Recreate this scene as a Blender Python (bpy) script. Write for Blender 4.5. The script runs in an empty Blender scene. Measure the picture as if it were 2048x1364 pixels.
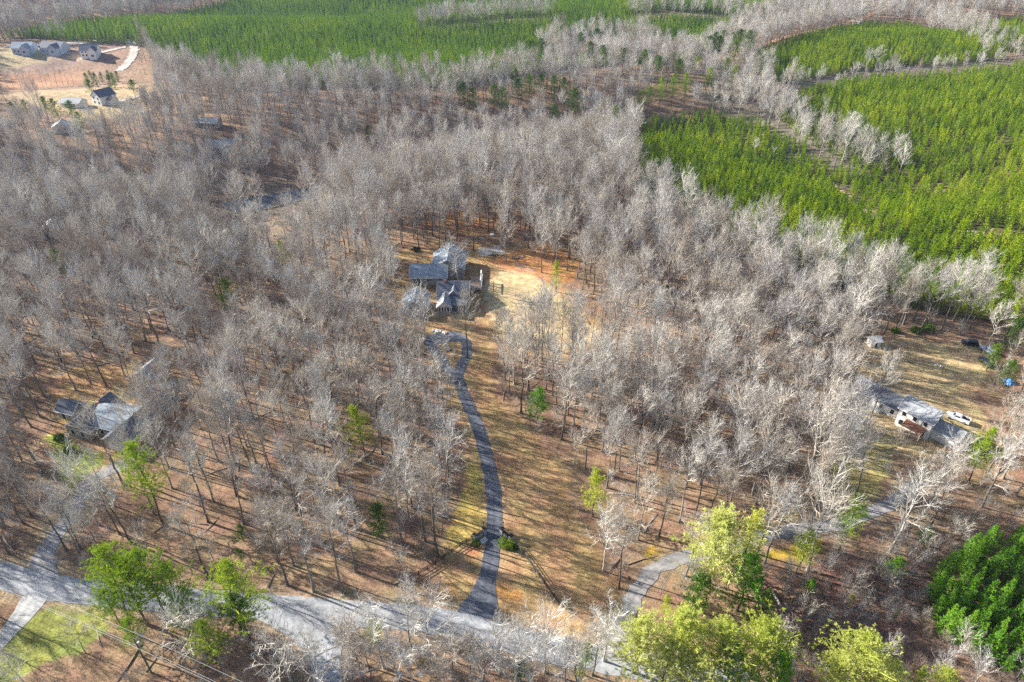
import bpy, math, random
import numpy as np
from mathutils import Vector, Matrix

R = math.radians
sc = bpy.context.scene
col = sc.collection
rng = np.random.default_rng(7)
random.seed(7)

# ------------------------------------------------------------------ camera, sky, sun, exposure
CAMZ, PITCH, LENS = 118.0, 34.0, 24.0
FPX = 2048 * LENS / 36.0
cam_d = bpy.data.cameras.new('camera'); cam = bpy.data.objects.new('camera', cam_d); col.objects.link(cam)
cam.location = (0, 0, CAMZ); cam.rotation_euler = (R(90 - PITCH), 0, 0)
cam_d.lens = LENS; cam_d.sensor_width = 36; cam_d.clip_start = 1; cam_d.clip_end = 20000
sc.camera = cam
SUN_EL, SHADOW_AZ = 26.0, -21.0                    # shadows run to the right and a little towards the camera
sun_to = Vector((-math.cos(R(SHADOW_AZ)) * math.cos(R(SUN_EL)), -math.sin(R(SHADOW_AZ)) * math.cos(R(SUN_EL)), math.sin(R(SUN_EL))))
w = bpy.data.worlds.new('World'); sc.world = w; w.use_nodes = True
wn = w.node_tree; bg = wn.nodes['Background']
sky = wn.nodes.new('ShaderNodeTexSky'); sky.sky_type = 'NISHITA'; sky.sun_disc = False
sky.sun_elevation = R(SUN_EL); sky.sun_rotation = math.atan2(sun_to.x, sun_to.y)
sky.altitude = 200; sky.air_density = 1.0; sky.dust_density = 1.2; sky.ozone_density = 1.5
wn.links.new(sky.outputs[0], bg.inputs[0]); bg.inputs[1].default_value = 0.068
sd = bpy.data.lights.new('sun', 'SUN'); sd.energy = 5.0; sd.angle = R(0.5); sd.color = (1.0, 0.94, 0.84)
so = bpy.data.objects.new('sun', sd); col.objects.link(so)
so.rotation_euler = sun_to.to_track_quat('Z', 'Y').to_euler(); so.location = (-200, 100, 300)
sc.view_settings.view_transform = 'Standard'; sc.view_settings.look = 'None'
sc.view_settings.gamma = 1.0; sc.view_settings.use_curve_mapping = False
sc.view_settings.exposure = 1.52
sc.cycles.max_bounces = 4; sc.cycles.transparent_max_bounces = 4; sc.cycles.diffuse_bounces = 2; sc.cycles.volume_bounces = 0; sc.cycles.use_denoising = False; sc.cycles.debug_use_spatial_splits = True; sc.cycles.adaptive_threshold = .02

# ------------------------------------------------------------------ terrain and picking points on it
VALLEY = [(-420, 250), (-300, 285), (-205, 312), (-132, 334), (-60, 366), (10, 400), (70, 430), (120, 425), (150, 370), (185, 330)]
def seg_dist(x, y, pts):
    d = np.full(np.shape(x), 1e9)
    for (ax, ay), (bx, by) in zip(pts[:-1], pts[1:]):
        dx, dy = bx - ax, by - ay
        t = np.clip(((x - ax) * dx + (y - ay) * dy) / (dx * dx + dy * dy), 0, 1)
        d = np.minimum(d, np.hypot(x - ax - t * dx, y - ay - t * dy))
    return d
def sstep(a, b, v):
    t = np.clip((v - a) / (b - a), 0, 1); return t * t * (3 - 2 * t)
def H(x, y):
    x = np.asarray(x, float); y = np.asarray(y, float)
    z = 0.6 * np.sin(x / 37.0 + 1.0) * np.sin(y / 43.0 + .5) * sstep(60, 160, np.hypot(x, y - 150))
    d = seg_dist(x, y, VALLEY)
    z = z - 18.0 * np.exp(-(d / 48.0) ** 2) * sstep(230, 300, y + np.abs(x) * .0)
    wp = 1 - sstep(9, 75, seg_dist(x, y, [(-143, 320), (-103, 344)])); z = z * (1 - wp) - 17.4 * wp
    far = sstep(430, 600, y)
    z = z + far * (5.5 * np.sin(x / 95.0 + y / 60.0) + 4.5 * np.sin(y / 38.0 - x / 140.0 + 1.3) + 2.0 * np.sin(x / 51.0 - 2))
    return z
CP, SP = math.cos(R(PITCH)), math.sin(R(PITCH))
TS = np.concatenate([np.arange(60, 700, 2.0), np.arange(700, 3000, 6.0)])
def U(px, py, up=0.0):
    """world point on the ground (or `up` metres above it) seen at photo pixel px, py"""
    a, b = (px - 1024) / FPX, (682 - py) / FPX
    d = np.array([a, CP + b * SP, -SP + b * CP]); d /= np.linalg.norm(d)
    P = d[None] * TS[:, None]; P[:, 2] += CAMZ
    g = P[:, 2] - up - H(P[:, 0], P[:, 1])
    k = np.argmax(g < 0) if (g < 0).any() else len(TS) - 1
    t0, t1 = TS[max(k - 1, 0)], TS[k]
    for _ in range(18):
        m = (t0 + t1) / 2; q = d * m
        if CAMZ + q[2] - up - float(H(q[0], q[1])) < 0: t1 = m
        else: t0 = m
    q = d * t1
    return float(q[0]), float(q[1])
def UP(px, py, z):
    a, b = (px - 1024) / FPX, (682 - py) / FPX; d = np.array([a, CP + b * SP, -SP + b * CP]); t = (z - CAMZ) / d[2]; return float(d[0] * t), float(d[1] * t)
def G(x, y, dz=0.0): return (x, y, float(H(x, y)) + dz)
def pix(x, y, z):
    dx, dy, dz = x, y, z - CAMZ
    dep = dy * CP - dz * SP; upc = dy * SP + dz * CP
    return 1024 + FPX * dx / dep, 682 - FPX * upc / dep
def WP(pts): return [U(*p) for p in pts]
def inpoly(x, y, poly):
    x = np.asarray(x); y = np.asarray(y); r = np.zeros(x.shape, bool)
    n = len(poly); j = n - 1
    for i in range(n):
        xi, yi = poly[i]; xj, yj = poly[j]
        if yi != yj:
            c = ((yi > y) != (yj > y)) & (x < (xj - xi) * (y - yi) / (yj - yi) + xi); r ^= c
        j = i
    return r
def wob(x, y, s=9.0, a=2.0):
    return a * (np.sin(x / s + 1.7 * np.sin(y / (s * 1.3))) + .6 * np.sin(y / (s * .6) + x / (s * 1.9)))

# ------------------------------------------------------------------ materials
MATS = {}
def nt(name):
    m = bpy.data.materials.new(name); m.use_nodes = True; n = m.node_tree
    return m, n, n.nodes['Principled BSDF'], n.nodes, n.links
def mat(name, c, rough=.85, var=.12, scale=3.0, metal=0.0, spec=.3, bump=0.0, emit=None):
    if name in MATS: return MATS[name]
    m, n, b, N, L = nt(name)
    b.inputs['Roughness'].default_value = rough; b.inputs['Metallic'].default_value = metal
    b.inputs['Specular IOR Level'].default_value = spec
    tc = N.new('ShaderNodeTexCoord'); nz = N.new('ShaderNodeTexNoise'); nz.inputs['Scale'].default_value = scale; nz.inputs['Detail'].default_value = 5
    L.new(tc.outputs['Object'], nz.inputs['Vector'])
    mx = N.new('ShaderNodeMix'); mx.data_type = 'RGBA'
    mx.inputs[6].default_value = tuple(max(0, k * (1 - var)) for k in c) + (1,); mx.inputs[7].default_value = tuple(min(1, k * (1 + var)) for k in c) + (1,)
    L.new(nz.outputs[0], mx.inputs[0]); L.new(mx.outputs[2], b.inputs['Base Color'])
    if bump:
        bp = N.new('ShaderNodeBump'); bp.inputs['Strength'].default_value = bump; L.new(nz.outputs[0], bp.inputs['Height']); L.new(bp.outputs[0], b.inputs['Normal'])
    MATS[name] = m; return m
def ramp(N, cols):
    r = N.new('ShaderNodeValToRGB'); e = r.color_ramp.elements
    e[0].position = cols[0][0]; e[0].color = (*cols[0][1], 1); e[1].position = cols[-1][0]; e[1].color = (*cols[-1][1], 1)
    for p, c in cols[1:-1]:
        q = e.new(p); q.color = (*c, 1)
    return r
def bark_mat(name, cols, rough=.9):
    m, n, b, N, L = nt(name); b.inputs['Roughness'].default_value = rough; b.inputs['Specular IOR Level'].default_value = .2
    oi = N.new('ShaderNodeObjectInfo'); r = ramp(N, cols); L.new(oi.outputs['Random'], r.inputs[0])
    g = N.new('ShaderNodeNewGeometry'); nz = N.new('ShaderNodeTexNoise'); nz.inputs['Scale'].default_value = 1.3; nz.inputs['Detail'].default_value = 3
    L.new(g.outputs['Position'], nz.inputs['Vector'])
    mr = N.new('ShaderNodeMapRange'); mr.inputs[3].default_value = .62; mr.inputs[4].default_value = 1.35; L.new(nz.outputs[0], mr.inputs[0])
    mx = N.new('ShaderNodeMix'); mx.data_type = 'RGBA'; mx.blend_type = 'MULTIPLY'; mx.inputs[0].default_value = 1
    L.new(r.outputs[0], mx.inputs[6]); L.new(mr.outputs[0], mx.inputs[7]); L.new(mx.outputs[2], b.inputs['Base Color'])
    MATS[name] = m; return m
def leaf_mat(name, cols, trans=.3, nscale=.35):
    m, n, b, N, L = nt(name); N.remove(b); out = N['Material Output']
    oi = N.new('ShaderNodeObjectInfo'); g = N.new('ShaderNodeNewGeometry'); nz = N.new('ShaderNodeTexNoise')
    nz.inputs['Scale'].default_value = nscale; nz.inputs['Detail'].default_value = 4; L.new(g.outputs['Position'], nz.inputs['Vector'])
    ad = N.new('ShaderNodeMath'); ad.operation = 'MULTIPLY_ADD'; ad.inputs[1].default_value = .55
    L.new(oi.outputs['Random'], ad.inputs[0])
    sb = N.new('ShaderNodeMath'); sb.operation = 'MULTIPLY_ADD'; sb.inputs[1].default_value = 1.2; sb.inputs[2].default_value = -.35
    L.new(nz.outputs[0], sb.inputs[0]); L.new(sb.outputs[0], ad.inputs[2])
    r = ramp(N, cols); L.new(ad.outputs[0], r.inputs[0])
    d = N.new('ShaderNodeBsdfDiffuse'); t = N.new('ShaderNodeBsdfTranslucent'); ms = N.new('ShaderNodeMixShader'); ms.inputs[0].default_value = trans
    L.new(r.outputs[0], d.inputs[0]); L.new(r.outputs[0], t.inputs[0]); L.new(d.outputs[0], ms.inputs[1]); L.new(t.outputs[0], ms.inputs[2]); L.new(ms.outputs[0], out.inputs[0])
    MATS[name] = m; return m

TRUNK = bark_mat('hardwood_bark', [(0, (.11, .092, .078)), (.5, (.17, .15, .13)), (1, (.28, .26, .24))])
TWIG = bark_mat('hardwood_twig', [(0, (.33, .285, .235)), (.25, (.53, .49, .43)), (.5, (.44, .425, .41)), (.75, (.63, .60, .54)), (.9, (.49, .44, .375)), (1, (.36, .305, .25))])
WTRUNK = bark_mat('pale_bark', [(0, (.36, .335, .30)), (1, (.50, .475, .44))])
WTWIG = bark_mat('pale_twig', [(0, (.54, .51, .45)), (1, (.68, .655, .595))])
PTRUNK = bark_mat('pine_bark', [(0, (.10, .075, .06)), (1, (.17, .13, .10))])
BRUSH = bark_mat('brush_stem', [(0, (.22, .165, .135)), (.6, (.32, .27, .235)), (1, (.42, .39, .36))])
NEEDLE = leaf_mat('plantation_needle', [(0, (.06, .14, .010)), (.45, (.215, .34, .016)), (1, (.45, .52, .028))], .25, .03)
NEEDLE_FAR = leaf_mat('far_plantation_needle', [(0, (.11, .22, .035)), (.5, (.22, .36, .035)), (1, (.36, .46, .035))], .25, .02)
NEEDLE_D = leaf_mat('dark_needle', [(0, (.05, .11, .025)), (.5, (.10, .19, .03)), (1, (.19, .28, .04))], .25, .5)
NEEDLE_P = leaf_mat('pine_needle', [(0, (.15, .26, .02)), (.5, (.27, .39, .03)), (1, (.42, .50, .06))], .3, .5)
NEEDLE_Y = leaf_mat('yellow_green_needle', [(0, (.26, .34, .03)), (.5, (.44, .50, .06)), (1, (.60, .60, .13))], .35, .5)
NEEDLE_YP = leaf_mat('pale_yellow_green_needle', [(0, (.34, .42, .05)), (.5, (.55, .60, .14)), (1, (.72, .72, .30))], .42, .6)
NEEDLE_G = leaf_mat('plot_needle', [(0, (.09, .23, .025)), (.5, (.19, .40, .035)), (1, (.31, .50, .06))], .3, .4)

# ------------------------------------------------------------------ mesh helpers
class MB:
    def __init__(s): s.v = []; s.f = []
    def add(s, V, F):
        o = len(s.v); s.v.extend([tuple(p) for p in V]); s.f.extend([tuple(i + o for i in f) for f in F])
    def box(s, x0, x1, y0, y1, z0, z1):
        s.add([(x0, y0, z0), (x1, y0, z0), (x1, y1, z0), (x0, y1, z0), (x0, y0, z1), (x1, y0, z1), (x1, y1, z1), (x0, y1, z1)],
              [(0, 3, 2, 1), (4, 5, 6, 7), (0, 1, 5, 4), (1, 2, 6, 5), (2, 3, 7, 6), (3, 0, 4, 7)])
        return s
    def prism(s, prof, axis, a, b):
        """closed 2D profile extruded along axis 'x' or 'y' from a to b"""
        n = len(prof); f = (lambda p, t: (t, p[0], p[1])) if axis == 'x' else (lambda p, t: (p[0], t, p[1]))
        s.add([f(p, a) for p in prof] + [f(p, b) for p in prof],
              [tuple(range(n))[::-1], tuple(range(n, 2 * n))] + [(i, (i + 1) % n, n + (i + 1) % n, n + i) for i in range(n)])
        return s
    def tube(s, P, rad, k=6, cap=True):
        P = np.asarray(P, float); n = len(P)
        d = np.gradient(P, axis=0); d /= np.linalg.norm(d, axis=1)[:, None] + 1e-9
        ref = np.array([0, 0, 1.0]) if abs(d[0][2]) < .9 else np.array([1.0, 0, 0])
        a = np.cross(d, ref); a /= np.linalg.norm(a, axis=1)[:, None] + 1e-9; b = np.cross(d, a)
        th = np.arange(k) * 2 * math.pi / k
        V = (P[:, None, :] + np.asarray(rad)[:, None, None] * (np.cos(th)[None, :, None] * a[:, None, :] + np.sin(th)[None, :, None] * b[:, None, :])).reshape(-1, 3)
        F = []
        for i in range(n - 1):
            for j in range(k):
                F.append((i * k + j, i * k + (j + 1) % k, (i + 1) * k + (j + 1) % k, (i + 1) * k + j))
        if cap: F += [tuple(range(k))[::-1], tuple((n - 1) * k + j for j in range(k))]
        s.add(V, F); return s
    def mesh(s, name, m, smooth=False):
        me = bpy.data.meshes.new(name); me.from_pydata(s.v, [], s.f); me.materials.append(m)
        if smooth: me.polygons.foreach_set('use_smooth', [True] * len(me.polygons))
        me.update(); return me
    def build(s, name, m, parent=None, smooth=False, loc=None, rz=0):
        o = bpy.data.objects.new(name, s.mesh(name, m, smooth)); col.objects.link(o)
        if parent: o.parent = parent
        if loc: o.location = loc
        if rz: o.rotation_euler = (0, 0, rz)
        return o
def tag(o, label=None, cat=None, group=None, kind=None):
    if label: o['label'] = label
    if cat: o['category'] = cat
    if group: o['group'] = group
    if kind: o['kind'] = kind
    return o
def empty(name, loc, rz=0, label=None, cat=None, group=None):
    o = bpy.data.objects.new(name, None); col.objects.link(o); o.location = loc; o.rotation_euler = (0, 0, rz); o.empty_display_size = .5
    return tag(o, label, cat, group)
def tri_mesh(name, V, m):
    """V: (n,3,3) loose triangles"""
    V = np.asarray(V, np.float32); n = len(V)
    me = bpy.data.meshes.new(name); me.vertices.add(n * 3); me.loops.add(n * 3); me.polygons.add(n)
    me.vertices.foreach_set('co', V.reshape(-1)); me.loops.foreach_set('vertex_index', np.arange(n * 3, dtype=np.int32))
    me.polygons.foreach_set('loop_start', np.arange(0, n * 3, 3, dtype=np.int32)); me.materials.append(m); me.update(); return me
def slab(name, pts, kind_m, dz=.06, thick=.0, parent=None):
    """a flat sheet following the ground, from a world polygon fan-filled on a 1.5 m grid is overkill: use ngon with edge subdivision"""
    pass

# ------------------------------------------------------------------ layout of the land (photo pixels put on the ground once, here)
DRIVE = WP([(955, 1232), (969, 1180), (980, 1130), (988, 1070), (989, 1030), (986, 975), (973, 915), (957, 858), (930, 795), (916, 757)])
LOOP_R = WP([(916, 757), (920, 738), (932, 712), (934, 692), (925, 676), (905, 671), (880, 674)])
LOOP_L = WP([(916, 760), (900, 744), (886, 724), (872, 706), (864, 690), (870, 678), (884, 674)])
ROAD = WP([(-160, 1110), (0, 1150), (100, 1174), (180, 1184), (300, 1196), (400, 1204), (500, 1211), (600, 1219), (700, 1226), (800, 1234), (900, 1247), (1000, 1272), (1100, 1298), (1230, 1322), (1360, 1345), (1500, 1375)])
SIDE = WP([(604, 1222), (622, 1250), (642, 1298), (656, 1345), (663, 1400), (668, 1470)])
RDRIVE = WP([(1236, 1318), (1245, 1262), (1258, 1215), (1283, 1170), (1325, 1130), (1400, 1108), (1481, 1093), (1540, 1068), (1628, 1056), (1680, 1046), (1741, 1024), (1792, 1000), (1840, 960)])
LDRIVE = WP([(82, 1168), (88, 1110), (115, 1065), (150, 1020), (172, 980), (200, 950), (250, 930)])
BDRIVE = WP([(72, 1192), (50, 1225), (12, 1270), (-40, 1330)])
P_LAWN = WP([(800, 498), (870, 486), (960, 480), (1060, 500), (1120, 545), (1175, 610), (1210, 660), (1180, 700), (1090, 715), (1000, 700), (985, 740), (1005, 800), (1045, 850), (1075, 905), (1150, 950), (1165, 1030), (1205, 1130), (1250, 1215), (1190, 1262), (1010, 1250), (890, 1225), (870, 1150), (866, 1110), (905, 1010), (925, 930), (912, 860), (890, 790), (850, 735), (830, 690), (800, 660), (790, 600), (780, 540)])
P_BRIGHT = WP([(960, 570), (1000, 545), (1060, 545), (1110, 570), (1150, 620), (1200, 655), (1170, 690), (1100, 690), (1000, 660), (960, 620)])
P_GOLD = WP([(935, 900), (962, 900), (972, 960), (975, 1060), (960, 1075), (885, 1110), (880, 1060), (910, 1000), (930, 950)])
P_FIELD = WP([(1755, 690), (1820, 672), (1950, 684), (1968, 760), (1975, 830), (1960, 870), (1900, 905), (1840, 930), (1790, 900), (1690, 790), (1700, 740)])
P_RYARD = WP([(1690, 840), (1740, 850), (1790, 900), (1800, 960), (1760, 1010), (1690, 990), (1660, 920)])
P_LYARD = WP([(95, 770), (150, 725), (290, 735), (350, 770), (330, 830), (290, 890), (240, 960), (150, 960), (70, 915), (75, 870), (110, 830)])
P_LGREEN = WP([(62, 880), (100, 868), (190, 905), (200, 930), (150, 985), (120, 960)])
P_LGREEN2 = WP([(90, 805), (190, 790), (260, 800), (140, 850)])
P_BGREEN = WP([(70, 1215), (150, 1215), (190, 1260), (150, 1320), (60, 1370), (-60, 1400), (0, 1290)])
P_BRUSH = WP([(1560, 1150), (1700, 1100), (1860, 1090), (1990, 1040), (2110, 1040), (2110, 1400), (1560, 1400), (1500, 1260)])
P_PLOT = WP([(1845, 1260), (1835, 1200), (1870, 1150), (1960, 1090), (2060, 1060), (2120, 1060), (2120, 1380), (2010, 1350), (1930, 1320)])
P_SUB = WP([(-40, 95), (40, 84), (140, 84), (232, 74), (280, 86), (286, 105), (268, 150), (250, 180), (30, 180), (-40, 190)])
P_SUBLAWN = WP([(-40, 100), (30, 92), (130, 98), (110, 120), (40, 130), (-40, 150)])
P_SUBTAN = WP([(20, 185), (250, 170), (290, 165), (300, 200), (230, 225), (130, 230), (60, 215)])
P_SUBTAN2 = WP([(150, 222), (240, 214), (280, 200), (280, 225), (200, 240), (150, 236)])
POND = [UP(px, py, -16.9) for px, py in [(446, 404), (490, 396), (540, 388), (590, 379), (625, 374), (640, 378), (632, 388), (598, 400), (545, 414), (495, 424), (462, 424), (445, 416)]]
# pine plantations (where the trunks stand)
P_PINE1 = WP([(1262, 330), (1285, 254), (1420, 232), (1510, 254), (1600, 298), (1658, 346), (1740, 352), (1668, 320), (1596, 276), (1550, 236), (1600, 195), (1720, 165), (2048, 135), (2200, 120), (2200, 740), (2090, 668), (1990, 648), (1900, 630), (1820, 618), (1700, 590), (1600, 560), (1480, 515), (1350, 455), (1270, 385)])
P_PINE2 = WP([(1500, 118), (1600, 82), (1730, 54), (1830, 58), (1900, 76), (1970, 104), (2020, 118), (1800, 134), (1700, 144), (1620, 160), (1560, 168), (1500, 150)])
P_PINE3 = WP([(1880, 52), (2048, 42), (2200, 36), (2200, 105), (2048, 110), (1980, 100)])
P_PINE4 = WP([(10, 78), (160, 60), (330, 42), (420, 24), (500, 0), (600, -60), (1900, -70), (1760, -10), (1640, 16), (1500, 40), (1480, 62), (1440, 80), (1400, 118), (1320, 130), (1240, 128), (1130, 140), (1020, 158), (900, 176), (760, 178), (600, 180), (470, 172), (380, 160), (335, 140), (290, 92), (150, 84)])
HARD_IN4 = [WP([(830, 58), (900, 48), (1000, 38), (1110, 34), (1110, 46), (1000, 52), (900, 62), (840, 68)]), WP([(1240, 34), (1340, 24), (1480, 34), (1480, 50), (1340, 44), (1250, 46)]),
            WP([(1060, 100), (1120, 84), (1200, 74), (1290, 82), (1330, 110), (1100, 130)])]

# ------------------------------------------------------------------ ground
def axis(a, b, fine0, fine1, f, c, grow=1.25):
    fine = np.arange(fine0, fine1 + .1, f); out = list(fine)
    s, x = f, fine0
    while x > a: s = min(s * grow, c if x > a * .4 else 1e9); x -= s; out.insert(0, x)
    s, x = f, fine[-1]
    while x < b: s = min(s * grow, c if x < b * .4 else 1e9); x += s; out.append(x)
    return np.array(out)
xs = axis(-6000, 6000, -190, 190, 1.25, 9.0, 1.12); ys = axis(-600, 12000, 55, 300, 1.25, 7.0, 1.1)
X, Y = np.meshgrid(xs, ys)
Z = H(X, Y)
C = np.zeros(X.shape + (3,)); C[:] = (.255, .165, .105)
Xw, Yw = X + wob(X, Y), Y + wob(Y, X, 7)
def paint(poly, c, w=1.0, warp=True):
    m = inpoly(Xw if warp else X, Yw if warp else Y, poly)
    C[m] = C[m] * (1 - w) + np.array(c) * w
nzA = .5 + .5 * np.sin(X / 23 + 2 * np.sin(Y / 31)) * np.sin(Y / 19 + 1.5 * np.sin(X / 27))
C = C * (1 - .25 * nzA[..., None]) + np.array((.36, .25, .14)) * (.25 * nzA[..., None])
far_m = Y > 330
C[far_m] = C[far_m] * .75 + np.array((.20, .15, .11)) * .25
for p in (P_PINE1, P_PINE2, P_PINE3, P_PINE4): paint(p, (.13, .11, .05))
for p in HARD_IN4: paint(p, (.22, .17, .13))
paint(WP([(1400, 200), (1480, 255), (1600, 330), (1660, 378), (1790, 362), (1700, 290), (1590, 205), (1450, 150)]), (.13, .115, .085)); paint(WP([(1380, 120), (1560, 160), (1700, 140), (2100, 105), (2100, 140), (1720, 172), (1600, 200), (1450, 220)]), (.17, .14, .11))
paint(P_BRUSH, (.24, .145, .10)); paint(P_PLOT, (.14, .10, .06))
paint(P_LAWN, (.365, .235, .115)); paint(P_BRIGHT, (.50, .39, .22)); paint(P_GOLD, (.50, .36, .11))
paint(P_FIELD, (.46, .34, .18)); paint(P_RYARD, (.33, .28, .11)); paint(P_LYARD, (.40, .25, .12)); paint(P_LGREEN, (.30, .34, .06)); paint(P_LGREEN2, (.42, .36, .09)); paint(P_BGREEN, (.25, .27, .07))
paint(WP([(400, 350), (680, 345), (690, 400), (660, 480), (560, 530), (430, 535), (390, 440)]), (.21, .16, .115)); paint(P_SUB, (.30, .20, .14)); paint(WP([(-40, 120), (120, 112), (170, 118), (150, 135), (40, 140), (-40, 150)]), (.30, .21, .16)); paint(WP([(-40, 150), (160, 140), (170, 168), (20, 178), (-40, 180)]), (.35, .20, .12)); paint(WP([(30, 128), (110, 122), (140, 132), (70, 142)]), (.27, .19, .15)); paint(WP([(120, 104), (170, 106), (160, 118), (125, 116)]), (.50, .35, .22)); paint(WP([(200, 92), (245, 90), (240, 100), (205, 102)]), (.30, .20, .16)); paint(P_SUBLAWN, (.38, .31, .18)); paint(P_SUBTAN, (.38, .29, .17)); paint(P_SUBTAN2, (.38, .30, .16))
paint(WP([(950, 492), (1010, 490), (1020, 505), (960, 508)]), (.55, .50, .44)); paint(WP([(1030, 522), (1070, 532), (1080, 546), (1035, 538)]), (.62, .58, .52))
paint(WP([(1000, 1170), (1060, 1180), (1060, 1215), (1000, 1215)]), (.46, .22, .06), .7); paint(WP([(930, 1100), (975, 1090), (965, 1130), (940, 1130)]), (.36, .13, .06), .7)
paint(WP([(1280, 1070), (1330, 1085), (1320, 1115), (1270, 1110)]), (.40, .27, .05)); paint(WP([(1560, 1075), (1650, 1070), (1660, 1090), (1560, 1110)]), (.42, .29, .05)); paint(WP([(1520, 1030), (1620, 1035), (1600, 1055), (1520, 1060)]), (.42, .28, .06))
paint(WP([(1100, 490), (1150, 520), (1160, 560), (1110, 560), (980, 530), (950, 520)]), (.42, .20, .075), .8)
paint(WP([(1080, 440), (1100, 470), (900, 470), (850, 450), (900, 420)]), (.40, .19, .08), .6)
paint(WP([(1660, 370), (1700, 395), (1760, 425), (1740, 440), (1680, 405)]), (.46, .33, .22)); paint(WP([(1930, 455), (2000, 460), (2000, 472), (1930, 470)]), (.5, .38, .26))
for pa, wd_, cc in ((ROAD, 4.3, (.34, .26, .17)), (SIDE, 4.2, (.36, .27, .17)), (DRIVE, 2.3, (.42, .29, .16)), (RDRIVE, 2.6, (.30, .22, .15)), (LDRIVE, 3.2, (.33, .27, .18)), (LOOP_R, 2.2, (.42, .29, .16)), (LOOP_L, 2.2, (.42, .29, .16))):
    d_ = seg_dist(X, Y, pa) + wob(X, Y, 1.7, .35); k_ = np.clip((wd_ + .8 - d_) / .8, 0, 1)[..., None] * .75; C = C * (1 - k_) + np.array(cc) * k_
nv = X.size; ny, nx = X.shape
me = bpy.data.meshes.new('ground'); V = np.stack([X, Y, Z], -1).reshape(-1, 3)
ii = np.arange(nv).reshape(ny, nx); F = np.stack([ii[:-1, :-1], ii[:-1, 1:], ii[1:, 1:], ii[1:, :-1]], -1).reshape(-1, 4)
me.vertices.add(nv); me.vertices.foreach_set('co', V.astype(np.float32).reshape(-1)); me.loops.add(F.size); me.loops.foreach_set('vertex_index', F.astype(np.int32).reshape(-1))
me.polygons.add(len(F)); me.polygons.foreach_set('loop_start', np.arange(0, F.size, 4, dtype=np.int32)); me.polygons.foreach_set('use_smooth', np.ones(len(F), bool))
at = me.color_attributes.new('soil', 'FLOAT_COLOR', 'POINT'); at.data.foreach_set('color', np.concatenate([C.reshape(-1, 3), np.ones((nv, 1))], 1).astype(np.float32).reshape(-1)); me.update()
m, n, b, N, L = nt('ground_soil'); b.inputs['Roughness'].default_value = .95; b.inputs['Specular IOR Level'].default_value = .1
a = N.new('ShaderNodeAttribute'); a.attribute_name = 'soil'; g = N.new('ShaderNodeNewGeometry')
def noise_mul(prev, scale, lo, hi, detail=6, rough=.6):
    z = N.new('ShaderNodeTexNoise'); z.inputs['Scale'].default_value = scale; z.inputs['Detail'].default_value = detail; z.inputs['Roughness'].default_value = rough
    L.new(g.outputs['Position'], z.inputs['Vector']); r = N.new('ShaderNodeMapRange'); r.inputs[1].default_value = .3; r.inputs[2].default_value = .7; r.inputs[3].default_value = lo; r.inputs[4].default_value = hi
    L.new(z.outputs[0], r.inputs[0]); x = N.new('ShaderNodeMix'); x.data_type = 'RGBA'; x.blend_type = 'MULTIPLY'; x.inputs[0].default_value = 1; L.new(prev, x.inputs[6]); L.new(r.outputs[0], x.inputs[7]); return x.outputs[2], z
c1, z1 = noise_mul(a.outputs['Color'], .07, .75, 1.25); c2, z2 = noise_mul(c1, .45, .62, 1.35); c3, z3 = noise_mul(c2, 2.6, .5, 1.5, 5, .75)
# drier / greener patches of the same ground
zz = N.new('ShaderNodeTexNoise'); zz.inputs['Scale'].default_value = .16; zz.inputs['Detail'].default_value = 5; L.new(g.outputs['Position'], zz.inputs['Vector'])
c3, z4 = noise_mul(c3, 7.5, .55, 1.45, 3, .8)
hs = N.new('ShaderNodeHueSaturation'); mr = N.new('ShaderNodeMapRange'); mr.inputs[1].default_value = .3; mr.inputs[2].default_value = .7; mr.inputs[3].default_value = .478; mr.inputs[4].default_value = .522
L.new(zz.outputs[0], mr.inputs[0]); L.new(mr.outputs[0], hs.inputs['Hue']); L.new(c3, hs.inputs['Color']); L.new(hs.outputs[0], b.inputs['Base Color'])
bp = N.new('ShaderNodeBump'); bp.inputs['Strength'].default_value = .5; bp.inputs['Distance'].default_value = .25; L.new(z3.outputs[0], bp.inputs['Height']); L.new(bp.outputs[0], b.inputs['Normal'])
me.materials.append(m); ground = bpy.data.objects.new('ground', me); col.objects.link(ground); ground['kind'] = 'structure'

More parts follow.
